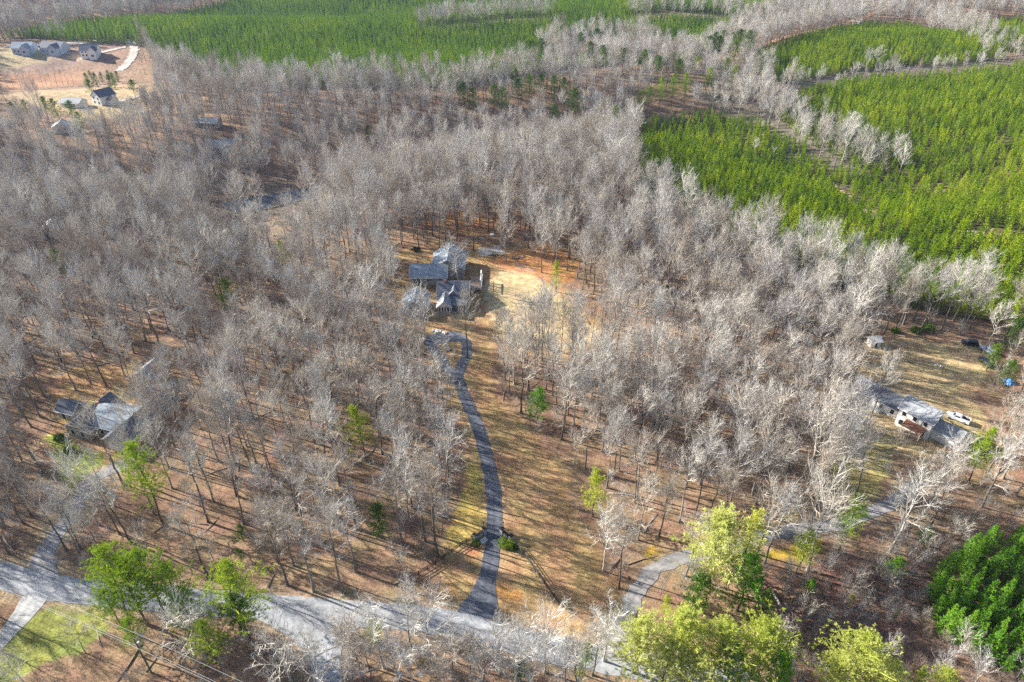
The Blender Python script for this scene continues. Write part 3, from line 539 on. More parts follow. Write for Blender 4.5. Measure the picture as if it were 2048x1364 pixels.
def win(par, face, u, z, w_, h_, pl, name='window', frame=TRIM, fr=.12, mull=1, pane=GLASS):
    def bx(u0, u1, z0, z1, d0, d1):
        if face == 'f': return MB().box(u0, u1, pl - d1, pl - d0, z0, z1)
        if face == 'b': return MB().box(u0, u1, pl + d0, pl + d1, z0, z1)
        if face == 'l': return MB().box(pl - d1, pl - d0, u0, u1, z0, z1)
        return MB().box(pl + d0, pl + d1, u0, u1, z0, z1)
    f = bx(u - w_ / 2 - fr, u + w_ / 2 + fr, z - fr, z + h_ + fr, -.02, .05).build(name, frame, par)
    pw = w_ / mull
    for i in range(mull): bx(u - w_ / 2 + i * pw + .04, u - w_ / 2 + (i + 1) * pw - .04, z, z + h_, .03, .075).build('pane', pane, f)
    return f
def house(px_or_xy, rz, label, cat='house', name='house', rad=None, world=False, group=None):
    x, y = px_or_xy if world else U(*px_or_xy)
    if rad: BLD.append((x, y, rad))
    return empty(name, G(x, y), rz, label, cat, group)
# main house
h = house((-22, 206), 0, 'large grey house with blue-grey gabled roofs at the head of the driveway', name='house', world=True)
BLD += [(-25, 214, 12), (-23, 223, 9), (-20, 198, 9), (-33, 195, 7)]
gable(h, -13.5, -1, 4, 13, 3.3, 2.7, 'x', SID_G, ROOF_B); win(h, 'f', -11.3, .5, 2.3, 2.2, 4); win(h, 'f', -7.0, 1.7, 1.8, .9, 4, mull=3); win(h, 'f', -3.0, .8, 1.4, 1.6, 4, mull=2); win(h, 'l', 8.5, .8, 1.5, 1.5, -13.5)
gable(h, -6.4, 4.8, 9.0, 22, 3.9, 3.6, 'y', SID_G, ROOF_B); win(h, 'r', 16, .9, 1.6, 1.5, 4.8, mull=2); win(h, 'r', 20, .9, 1.6, 1.5, 4.8, mull=2); win(h, 'l', 18, .9, 1.6, 1.5, -6.4)
gable(h, -2.6, 7.4, -11, 1.0, 3.3, 3.0, 'x', SID_G, ROOF_D); gable(h, .6, 4.6, -9.5, -4, 3.6, 2.2, 'y', SID_G, ROOF_G, z0=3.0); gable(h, -2.2, 1.8, -15.5, -10, 3.0, 2.0, 'y', SID_G, ROOF_G)
for u_ in (-1.55, -.65, .25, 1.15): win(h, 'f', u_, 1.1, .62, 1.5, -15.5, fr=.10)
gf = MB().prism([(-1.9, 3.05), (1.5, 3.05), (-.2, 4.6)], 'y', -15.56, -15.52).build('gable_vent', TRIM, h)
MB().prism([(-14.8, 2.9), (-11, 3.3), (-11, 3.45), (-14.8, 3.05)], 'x', 2.3, 7.2).build('porch_roof', ROOF_D, h)
MB().box(2.0, 7.0, -14.6, -11.05, -.4, .25).build('porch_floor', CONC, h); win(h, 'f', 3.2, .35, 1.7, 2.1, -11, 'door')
for xx in (2.15, 4.5, 6.85): MB().box(xx - .11, xx + .11, -14.5, -14.28, .25, 2.93).build('porch_post', TRIM, h)
win(h, 'r', -5, .9, 1.5, 1.5, 7.4, mull=2); MB().box(-.9, -.1, -5.6, -4.8, 4, 7.2).build('chimney', SID_B, h)
dk = MB().box(7.5, 11.6, -1, 8.4, .9, 1.1).build('deck', WOOD, h)
for yy in np.arange(-.9, 8.4, 1.55):
    MB().box(11.4, 11.52, yy, yy + .12, 1.1, 2.1).build('deck_post', TRIM, dk)
for xx in np.arange(7.6, 11.4, 1.2): MB().box(xx, xx + .1, -.95, -.85, 1.1, 2.05).build('deck_post', TRIM, dk); MB().box(xx, xx + .14, -.8, -.66, -.4, .89).build('deck_support', WOOD, dk)
MB().box(11.38, 11.54, -1, 8.4, 2.1, 2.18).build('deck_rail', TRIM, dk); MB().box(7.5, 11.37, -.97, -.83, 2.1, 2.18).build('deck_rail', TRIM, dk)
for yy in (1.2, 6.8): MB().box(11.0, 11.3, yy, yy + .3, 1.12, 3.8).build('pergola_post', TRIM, dk)
MB().box(10.95, 11.35, .4, 7.9, 3.8, 4.0).build('pergola_beam', TRIM, dk)
# detached garage of the main house
g_ = house((-31.8, 194.5), 0, 'detached garage with a blue-grey gable roof left of the front wing', 'garage', 'garage', world=True)
gable(g_, -3.9, 3.9, -4.6, 4.4, 2.9, 2.5, 'y', SID_G, ROOF_B); win(g_, 'f', -1.8, .05, 2.5, 2.2, -4.6, 'garage_door', pane=SID_W); win(g_, 'f', 1.8, .05, 2.5, 2.2, -4.6, 'garage_door', pane=SID_W); win(g_, 'r', 0, .9, 1, 1.2, 3.9)
# left neighbour
lx, ly = U(205, 880); L_ = house((lx, ly), R(-17), 'low house with dark blue-grey roofs half hidden by bare trees at far left', world=True)
BLD += [(lx, ly + 4, 12), (lx - 8, ly + 6, 8), (lx + 5, ly + 14, 8)]
gable(L_, -9.5, -2.5, -1, 11, 3.0, 2.5, 'y', SID_T, ROOF_D); gable(L_, -4, 6, 1.5, 10.5, 3.2, 2.6, 'x', SID_T, ROOF_B); gable(L_, 3.2, 10, -2, 17, 3.0, 2.3, 'y', SID_T, ROOF_D)
for u_ in (-7.6, -4.6): win(L_, 'f', u_, .8, 1.1, 1.5, -1, mull=2)
for u_ in (-1, 1.4): win(L_, 'f', u_, .7, 1.1, 1.6, 1.5)
win(L_, 'f', 6.6, .05, 4.2, 2.2, -2, 'garage_door', pane=SID_W); win(L_, 'l', 5, .8, 1.2, 1.4, -9.5); win(L_, 'r', 6, .8, 1.2, 1.4, 10); MB().box(5.2, 6.0, 15.2, 16.2, 3.4, 6.6).build('chimney', SID_B, L_); MB().box(-5.6, -4.9, 6, 6.7, 4, 6.3).build('chimney', SID_B, L_)
s_ = house((148, 830), R(-17), 'small dark-roofed shed at the back corner of the left house', 'shed', 'shed', 5); gable(s_, -2.6, 2.6, -2, 2.4, 2.8, 1.7, 'x', SID_G, ROOF_D); win(s_, 'f', -.8, .05, 1.1, 2, -2, 'door', pane=BLACK); win(s_, 'f', 1.3, 1, .8, .8, -2)
s_ = house((305, 760), R(-12), 'weathered barn with a grey roof in the trees behind the left house', 'barn', 'barn', 7); gable(s_, -3.2, 3.2, -3, 3.4, 3.0, 2.0, 'y', SID_T, ROOF_G); win(s_, 'f', -.6, .05, 2.2, 2.3, -3, 'door', pane=BLACK); MB().box(2.4, 3.0, -1, -.4, 3, 6.2).build('chimney', SID_B, s_)
s_ = house((322, 790), R(22), 'long low carport with a dark flat roof beside the weathered barn', 'carport', 'carport', 6)
MB().box(-4.4, 4.4, -1.8, 1.8, 2.5, 2.7).build('roof', ROOF_D, s_)
for xx in (-4.1, -1.4, 1.3, 4.0):
    for yy in (-1.6, 1.5): MB().box(xx, xx + .14, yy, yy + .14, -.3, 2.5).build('post', TRIM, s_)
# right neighbour (axis runs towards the camera and to the right)
ax_ = math.atan2(-.78, .63); rx, ry = 101.7, 137.5
Rh = house((rx, ry), ax_ , 'long white house with dark roof and rust-brown porch beside the right field', world=True)
BLD += [(rx - 3, ry + 4, 7), (rx + 2, ry - 1, 8), (rx + 7, ry - 8, 8), (rx - 6, ry + 8, 5), (rx + 12, ry - 13, 6)]
gable(Rh, -13, 0, 0, 6.4, 3.0, 2.0, 'x', SID_W, ROOF_D)                    # local +y is to the right and away from the camera
gable(Rh, .02, 8.2, -2.2, 4.2, 5.6, 2.2, 'x', SID_W, ROOF_G); gable(Rh, 8.24, 14.2, -.2, 4.8, 2.9, 1.6, 'x', SID_W, ROOF_G)
for u_ in (-11, -8, -5, -2): win(Rh, 'f', u_, .9, 1.0, 1.4, 0)
for u_ in (1.4, 4.1, 6.8): win(Rh, 'f', u_, 3.7, 1.0, 1.4, -2.2, frame=TRIM); win(Rh, 'f', u_, .7, 1.0, 1.5, -2.2)
for u_ in (-.6, 2.0): win(Rh, 'r', u_, 3.9, 1.0, 1.3, 8.2); 
for u_ in (1.2, 3.4): win(Rh, 'r', u_, .9, 1.1, 1.4, 14.2)
MB().prism([(-4.9, 2.5), (-2.2, 3.1), (-2.2, 3.25), (-4.9, 2.65)], 'x', 2.4, 7.4).build('porch_roof', ROOF_R, Rh); MB().box(2.5, 7.3, -4.8, -2.25, -.4, .3).build('porch_floor', WOOD, Rh)
for xx in (2.6, 4.8, 7.05): MB().box(xx, xx + .15, -4.75, -4.6, .3, 2.52).build('porch_post', TRIM, Rh)
MB().box(-6.6, -4.6, -1.6, -.05, -.3, 1.0).build('air_unit', TRIM, Rh)
# small sheds and outbuildings
s_ = house((1745, 690), R(10), 'small white shed at the top left corner of the right field', 'shed', 'shed', 3); gable(s_, -1.6, 1.6, -1.2, 1.4, 2.1, .7, 'x', SID_W, SID_W, trim=False); win(s_, 'f', .2, .05, .8, 1.8, -1.2, 'door', pane=BLACK)
s_ = house((108, 470), R(15), 'pale metal-roofed barn deep in the left woods', 'barn', 'barn', 7); gable(s_, -3.5, 3.5, -4.5, 4.5, 3.4, 1.9, 'y', SID_W, SID_W, trim=False); win(s_, 'f', 0, .05, 2.4, 2.4, -4.5, 'door', pane=BLACK)
s_ = house((452, 300), R(10), 'grey hillside house hidden in bare woods above the pond', rad=11); gable(s_, -8, 5, -4, 5, 3.2, 2.6, 'x', SID_T, ROOF_G); gable(s_, 0, 5.5, -7, 0, 3.2, 2.2, 'y', SID_T, ROOF_G); win(s_, 'f', -5.5, .8, 1.2, 1.4, -4); win(s_, 'f', 2.8, .8, 2.2, 1.4, -7, mull=2)
s_ = house((418, 252), R(-8), 'pale low house in the woods farther behind the hillside house', rad=9); gable(s_, -7, 7, -3.5, 3.5, 3.0, 2.0, 'x', SID_T, ROOF_G); [win(s_, 'f', u_, .9, 1.1, 1.3, -3.5) for u_ in (-5, -2, 2, 5)]
s_ = house((128, 262), R(20), 'white house seen through trees at far left below the tan field', rad=9); gable(s_, -4.5, 4.5, -3.5, 3.5, 3.4, 2.2, 'y', SID_W, ROOF_G); win(s_, 'f', 1.5, 1, 1.1, 1.3, -3.5); win(s_, 'f', -1.5, 1, 1.1, 1.3, -3.5)
# subdivision on the hill, upper left
def far_house(px, py, rz, label, wm, rm, wd, dp, ev, wing=1, two=True):
    o = house((px, py), R(rz), label); gable(o, -wd / 2, wd / 2, -dp / 2, dp / 2, ev, 3.6, 'x', wm, rm, z0=-2)
    if wing: gable(o, wd * .05, wd * .45, -dp / 2 - 3.5, 0, ev - .2, 3.0, 'y', wm, rm, z0=-2)
    for u_ in (-.36, -.16): win(o, 'f', u_ * wd, .9, 1.3, 1.5, -dp / 2, mull=2)
    if two and ev > 5:
        for u_ in (-.36, -.16): win(o, 'f', u_ * wd, 3.6, 1.3, 1.4, -dp / 2, mull=2)
    if wing: win(o, 'f', wd * .25, .9, 2.2, 1.5, -dp / 2 - 3.5, mull=2)
    win(o, 'l', 0, 1, 1.3, 1.5, -wd / 2); return o
far_house(52, 104, 4, 'pale blue house at the left end of the subdivision row', SID_BL, ROOF_B, 15, 11, 4.2)
far_house(112, 103, -8, 'dark blue-grey roofed house in the middle of the subdivision row', SID_BL, ROOF_D, 18, 12, 4.2)
far_house(184, 112, 12, 'white house with dark gables at the right of the subdivision row', SID_W, ROOF_D, 13, 10, 5.2)
o = house((213, 206), R(-30), 'white two storey farmhouse with dark roof in the tan field, upper left'); gable(o, -4.5, 4.5, -6, 5, 5.4, 3.4, 'y', SID_W, ROOF_D, z0=-2); gable(o, 3, 9, -2, 3, 3.2, 2.2, 'x', SID_W, ROOF_D, z0=-2)
for u_ in (-2.2, 2.2): win(o, 'f', u_, .9, 1.3, 1.5, -6); win(o, 'f', u_, 3.7, 1.3, 1.4, -6); win(o, 'l', u_, .9, 1.3, 1.5, -4.5); win(o, 'l', u_, 3.6, 1.3, 1.3, -4.5)
o = house((150, 212), R(-10), 'grey-roofed low house left of the white farmhouse'); gable(o, -6.5, 6.5, -4, 4, 2.8, 2.2, 'x', SID_W, ROOF_G, z0=-2); win(o, 'f', -3, .9, 1.3, 1.3, -4); win(o, 'f', 3, .9, 1.3, 1.3, -4)

# ------------------------------------------------------------------ fences, gate walls and small things
def fence(pxs, label, step=2.4, hgt=1.35):
    S = smooth_path(WP(pxs), step); o = empty('rail_fence', G(*S[0]), 0, label, 'fence', 'black rail fences at the drive entrance'); z0 = o.location.z
    loc = [np.array([p[0] - S[0][0], p[1] - S[0][1], float(H(*p)) - z0]) for p in S]
    for p in loc: MB().box(-.075, .075, -.075, .075, -.3, hgt).build('post', BLACK, o, loc=tuple(p))
    for a_, b_ in zip(loc[:-1], loc[1:]):
        for zz in (.4, .8, 1.2): MB().tube([a_ + (0, 0, zz), b_ + (0, 0, zz)], [.075, .075], 4).build('rail', BLACK, o)
fence([(944, 1080), (920, 1094), (887, 1118), (855, 1140), (820, 1160)], 'black rail fence left of the driveway entrance'); fence([(1033, 1092), (1062, 1130), (1094, 1177), (1120, 1212)], 'black rail fence right of the driveway entrance')
def gate_wall(pa, pb, label):
    A, B = np.array(U(*pa)), np.array(U(*pb)); d = B - A; L = np.linalg.norm(d); o = empty('entrance_wall', G(*A), math.atan2(d[1], d[0]), label, 'wall', 'entrance walls')
    MB().box(.3, L - .3, -.22, .22, -.3, 1.15).build('wall_panel', STONE, o); MB().box(.28, L - .28, -.32, .32, 1.15, 1.3).build('coping', BLACK, o)
    for xx in (0, L): p = MB().box(xx - .38, xx + .38, -.38, .38, -.3, 1.75).build('pillar', STONE, o); MB().prism([(xx - .48, 1.75), (xx + .48, 1.75), (xx + .3, 1.95), (xx - .3, 1.95)], 'y', -.48, .48).build('cap', BLACK, p)
    for k_ in range(1, 4): MB().box(.5, L - .5, -.8 - k_ * .35, -.6 - k_ * .35, -.3, .5 - k_ * .1).build('planter_edge', TRIM, o)
gate_wall((950, 1080), (969, 1068), 'stone entrance wall left of the driveway'); gate_wall((1004, 1068), (1022, 1082), 'stone entrance wall right of the driveway')
for p_, l_ in (((967, 1062), 'black lamp post left of the driveway entrance'), ((1007, 1063), 'black lamp post right of the driveway entrance')):
    x, y = U(*p_); o = empty('lamp_post', G(x, y), 0, l_, 'lamp', 'entrance lamp posts'); MB().tube([(0, 0, -.2), (0, 0, 2.6)], [.06, .045], 6).build('post', BLACK, o); MB().tube([(0, 0, 2.6), (0, 0, 2.7), (0, 0, 3.0), (0, 0, 3.12)], [.06, .13, .16, .02], 6).build('lantern', BLACK, o)
def bush_kind(seed, leaf, hh=1.5, rr=1.0, n=900):
    r = np.random.default_rng(seed); T = []
    for _ in range(n):
        d = unit(r.normal(size=3)); d[2] = abs(d[2]); c = d * np.array([rr, rr, hh * .85]) * r.uniform(.55, 1) ** .5 * (1 + .2 * math.sin(7 * d[0] + 5 * d[1])) + (0, 0, .1); T += tuft(c, d, 2, .25, .05, r, .9)
    st = MB()
    for _ in range(6): q = unit(r.normal(size=3) + np.array([0, 0, 1.6])); q[2] = abs(q[2]); st.tube([(0, 0, -.1), q * hh * .7], [.03, .01], 4)
    k_ = Kind((st, np.array(T), hh), PTRUNK, leaf); return k_
BUSH = [bush_kind(1, NEEDLE_P), bush_kind(2, NEEDLE_D)]
def bush(k_, p_, hh, label, group=None, wide=1.0):
    x, y = U(*p_); o = empty('bush', G(x, y), random.random() * 6, label, 'bush', group); s = hh / k_.h; o.scale = (s * wide, s * wide, s)
    for nm, me_ in (('stems', k_.trunk), ('foliage', k_.crown)): c = bpy.data.objects.new(nm, me_); col.objects.link(c); c.parent = o
bush(BUSH[0], (1006, 1088), 1.6, 'round green bush nearest the driveway at the right entrance wall'); bush(BUSH[0], (1018, 1094), 1.7, 'round yellowish bush at the top of the right rail fence'); bush(BUSH[1], (952, 1090), 1.5, 'dark evergreen bush below the left entrance wall', wide=.9); bush(BUSH[1], (1030, 1098), 1.0, 'small dark bush beside the first post of the right fence')
for i_, (p_, hh) in enumerate((((1830, 664), 1.8), ((1855, 660), 2.2), ((1790, 664), 1.6))): bush(BUSH[1], p_, hh, ('dark evergreen shrub at the back of the right field, %s of three' % ('middle', 'right one', 'left one')[i_]), None, 1.2)
for i_, p_ in enumerate(((215, 812), (260, 830), (140, 905), (120, 880))): bush(BUSH[1], p_, 1.8, 'dark round shrub %s' % ('behind the left house, at its back wall', 'on the right side of the left house', 'below the gable of the left house', 'at the lawn edge left of the left house')[i_])
# flagpole in the loop, island rocks, rock garden
x, y = U(894, 697); o = empty('flagpole', G(x, y), 0, 'white flagpole standing in the driveway loop', 'flagpole'); MB().tube([(0, 0, -.2), (0, 0, 7.2)], [.09, .06], 8).build('pole', TRIM, o); MB().tube([(0, 0, 7.2), (0, 0, 7.28), (0, 0, 7.4)], [.02, .09, .02], 8).build('finial', TRIM, o)
def rock(px, py, s, label, m=STONE, group=None, seed=0):
    r = np.random.default_rng(seed + int(px * 7 + py)); import bmesh
    bm = bmesh.new(); bmesh.ops.create_icosphere(bm, subdivisions=2, radius=s)
    for v in bm.verts: v.co *= 1 + .22 * math.sin(v.co.x * 5 / s + px) * math.cos(v.co.y * 4 / s) + r.normal(0, .05); v.co.z *= .6
    me_ = bpy.data.meshes.new('boulder'); bm.to_mesh(me_); bm.free(); me_.materials.append(m); x, y = U(px, py); o = bpy.data.objects.new('boulder', me_); col.objects.link(o); o.location = G(x, y, s * .25); tag(o, label, 'boulder', group)
PALE = mat('pale_stone', (.62, .58, .52), var=.2, scale=2, bump=.3)
rock(895, 699, .9, 'pale flat boulder at the foot of the flagpole', PALE)
for i_, (a_, b_, s) in enumerate(((868, 662, .7), (875, 664, .9), (882, 664, .7), (889, 667, .8))): rock(a_, b_, s, '%s boulder of the row edging the parking court' % ('leftmost', 'second from left', 'third from left', 'rightmost')[i_], PALE if i_ % 2 else STONE)
rock(1871, 731, .45, 'left one of two white stones in the right field', PALE); rock(1882, 733, .5, 'right one of two white stones in the right field', PALE); rock(985, 471, 1.1, 'pale boulder in the leaf litter behind the main house', PALE)
def woodpile(px, py, n_, label):
    x, y = U(px, py); o = empty('brush_pile', G(x, y), 0, label, 'brush pile'); r = np.random.default_rng(n_ + px)
    for k_ in range(n_):
        a_ = r.random() * 6.28; c = np.array([r.normal(0, 1.6), r.normal(0, .7), abs(r.normal(.3, .3))]); d = np.array([math.cos(a_), math.sin(a_) * .5, r.normal(0, .25)]) * r.uniform(.8, 1.8); MB().tube([c - d, c + d], [.13, .09], 5).build('log', (WOOD, TRUNK, BLACK)[k_ % 3], o)
woodpile(988, 512, 16, 'dark brush pile behind the main house, beside the pale gravel'); woodpile(1038, 516, 16, 'second brush pile farther right behind the main house')
x, y = U(1553, 1203); P_, Q_ = U(1540, 1178), U(1568, 1226); o = MB().tube([(P_[0] - x, P_[1] - y, .45), (.15, 0, .4), (Q_[0] - x, Q_[1] - y, .2)], [.16, .22, .28], 8).build('fallen_log', WTRUNK, smooth=True, loc=G(x, y)); tag(o, 'pale fallen log lying in the brush at lower right', 'log')
x, y = U(1258, 1162); o = empty('mailbox', G(x, y), R(30), 'black mailbox post beside the right gravel driveway', 'mailbox'); MB().box(-.06, .06, -.06, .06, -.2, 1.05).build('post', BLACK, o); MB().prism([(-.15, 1.05), (.15, 1.05), (.15, 1.22), (.08, 1.32), (-.08, 1.32), (-.15, 1.22)], 'y', -.3, .3).build('box', BLACK, o)
# propane tank and white things by the left woods
x, y = U(453, 789); o = empty('propane_tank', G(x, y), R(15), 'white rounded propane tank in the woods right of the left house', 'tank'); MB().tube([(-1.7, 0, .95), (-1.5, 0, .95), (-1.2, 0, .95), (1.2, 0, .95), (1.5, 0, .95), (1.7, 0, .95)], [.1, .5, .65, .65, .5, .1], 12).build('tank', SID_W, o, True)
for xx in (-.9, .75): MB().box(xx, xx + .18, -.4, .4, -.1, .42).build('leg', STONE, o)
# utility pole and wires
ux, uy = U(303, 1345); o = empty('utility_pole', G(ux, uy), 0, 'grey utility pole with crossarm at lower left', 'pole'); PH = 10.5
MB().tube([(0, 0, -.3), (0, 0, PH)], [.17, .11], 8).build('post', TRUNK, o); dW = Vector((U(420, 1345)[0] - U(0, 1160)[0], U(420, 1345)[1] - U(0, 1160)[1], 0)).normalized(); nW = Vector((-dW.y, dW.x, 0))
MB().tube([tuple(nW * -1.1 + Vector((0, 0, PH - .5))), tuple(nW * 1.1 + Vector((0, 0, PH - .5)))], [.07, .07], 4).build('crossarm', TRUNK, o); MB().tube([tuple(nW * .35 + Vector((0, 0, PH - 2.6))), tuple(nW * .35 + Vector((0, 0, PH - 2.5))), tuple(nW * .35 + Vector((0, 0, PH - 1.6)))], [.1, .24, .24], 10).build('transformer', CHROME, o)
WIRE = mat('wire_aluminium', (.55, .55, .56), rough=.4, var=.05)
for k_, (off_, zz) in enumerate(((-1.0, PH - .35), (1.0, PH - .35), (0, PH - 2.2))):
    pts = []
    for t in np.linspace(-70, 45, 24):
        s = 4 * ((t % 57.5) / 57.5) * (1 - (t % 57.5) / 57.5); q = Vector((ux, uy, 0)) + dW * t + nW * off_; pts.append((q.x - ux, q.y - uy, zz - (1.1 * min(1, abs(t) / 30) * (1 - abs(abs(t) - 30) / 60) if abs(t) > 0 else 0)))
    w_ = MB().tube(pts, [.022] * len(pts), 4).build('power_line', WIRE, loc=G(ux, uy)); tag(w_, ('power line nearest the road crossing the lower left corner', 'outer power line crossing the lower left corner', 'lower cable strung under the power lines at lower left')[k_], 'wire', 'power lines at lower left')
# vehicles
def wheel(par, x, y, r_=.37):
    wv = MB().tube([(x - .13, y, r_), (x + .13, y, r_)], [r_, r_], 14).build('wheel', BLACK, par); MB().tube([(x - .14, y, r_), (x + .14, y, r_)], [r_ * .58, r_ * .58], 10).build('rim', CHROME, wv)
def truck(p_, rz, label, paint, pickup=True, world=False):
    x, y = U(*p_); o = empty('pickup_truck' if pickup else 'sport_utility_vehicle', G(x, y, .06), rz, label, 'truck' if pickup else 'car'); pm = mat(paint[0], paint[1], rough=.3, var=.02, spec=.5)
    if pickup:
        MB().prism([(-2.75, .45), (2.75, .45), (2.75, .95), (2.6, 1.05), (1.35, 1.12), (-2.72, 1.12), (-2.75, .95)], 'x', -.95, .95).build('body', pm, o); MB().prism([(-.75, 1.121), (1.35, 1.121), (.75, 1.72), (-.45, 1.75), (-.7, 1.70)], 'x', -.82, .82).build('cab', pm, o); MB().box(-.78, .78, -2.6, -.85, 1.122, 1.14).build('bed_liner', BLACK, o)
        for s in (-1, 1): MB().box(s * .88 - .07, s * .88 + .07, -2.7, -.8, 1.122, 1.42).build('bed_side', pm, o); MB().prism([(-.5, 1.25), (1.05, 1.25), (.68, 1.62), (-.42, 1.64)], 'x', s * .825 - .01, s * .825 + .01).build('side_window', GLASS, o)
        MB().box(-.82, .82, -2.75, -2.62, 1.122, 1.40).build('tailgate', pm, o); MB().add if 0 else None
        ws = MB(); ws.add([(-.72, 1.30, 1.18), (.72, 1.30, 1.18), (.66, .83, 1.66), (-.66, .83, 1.66)], [(0, 1, 2, 3)]); ws.build('windscreen', GLASS, o); ax2 = (1.75, -1.7)
    else:
        MB().prism([(-2.3, .4), (2.3, .4), (2.3, .85), (2.15, 1.0), (1.1, 1.08), (-2.28, 1.08)], 'x', -.93, .93).build('body', pm, o); MB().prism([(-2.2, 1.081), (1.1, 1.081), (.5, 1.68), (-1.95, 1.72)], 'x', -.8, .8).build('cab', pm, o)
        for s in (-1, 1): MB().prism([(-1.95, 1.2), (.85, 1.2), (.45, 1.58), (-1.8, 1.6)], 'x', s * .805 - .01, s * .805 + .01).build('side_window', GLASS, o)
        ws = MB(); ws.add([(-.7, 1.06, 1.13), (.7, 1.06, 1.13), (.62, .55, 1.64), (-.62, .55, 1.64)], [(0, 1, 2, 3)]); ws.build('windscreen', GLASS, o); ax2 = (1.45, -1.4)
    for s in (-.84, .84):
        for yy in ax2: wheel(o, s, yy)
        MB().box(s - .14, s + .14, (2.75 if pickup else 2.3) - .02, (2.75 if pickup else 2.3) + .02, .7, .86).build('headlight', TRIM, o)
truck((1914, 840), R(50), 'white pickup truck parked behind the right white house', ('white_paint', (.75, .77, .80))); truck((1972, 728), R(8), 'dark blue sport utility vehicle under trees at the right field edge', ('navy_paint', (.05, .07, .13)), False); truck((1974, 704), R(15), 'pale blue car parked just behind the dark one at the field edge', ('pale_blue_paint', (.32, .42, .60)), False); truck((1938, 690), R(70), 'black vehicle in the shade at the back of the right field', ('black_car_paint', (.02, .022, .03)), False)
x, y = U(832, 502); o = empty('utility_trailer', G(x, y), R(70), 'dark utility trailer parked left behind the main house', 'trailer'); MB().box(-1, 1, -1.6, 1.6, .55, .7).build('bed', BLACK, o)
for s in (-1, 1): MB().box(s * .97 - .03, s * .97 + .03, -1.58, 1.58, .7, 1.25).build('side_panel', BLACK, o); wheel(o, s * 1.15, -.2, .33)
MB().box(-.06, .06, 1.6, 2.8, .5, .6).build('tow_bar', BLACK, o)
x, y = U(2018, 765); o = empty('tarp_heap', G(x, y), 0, 'bright blue tarp over a heap at the right edge', 'tarp'); mb = MB()
n_ = 9; mb.add([((i - 4) * .4, (j - 4) * .4, max(0, 1.5 - .10 * ((i - 4) ** 2 + (j - 4) ** 2)) + .12 * math.sin(i * 2.1 + j * 1.3)) for j in range(n_) for i in range(n_)], [(j * n_ + i, j * n_ + i + 1, (j + 1) * n_ + i + 1, (j + 1) * n_ + i) for j in range(n_ - 1) for i in range(n_ - 1)]); mb.build('tarp', mat('blue_tarp', (.10, .26, .62), rough=.5), o)

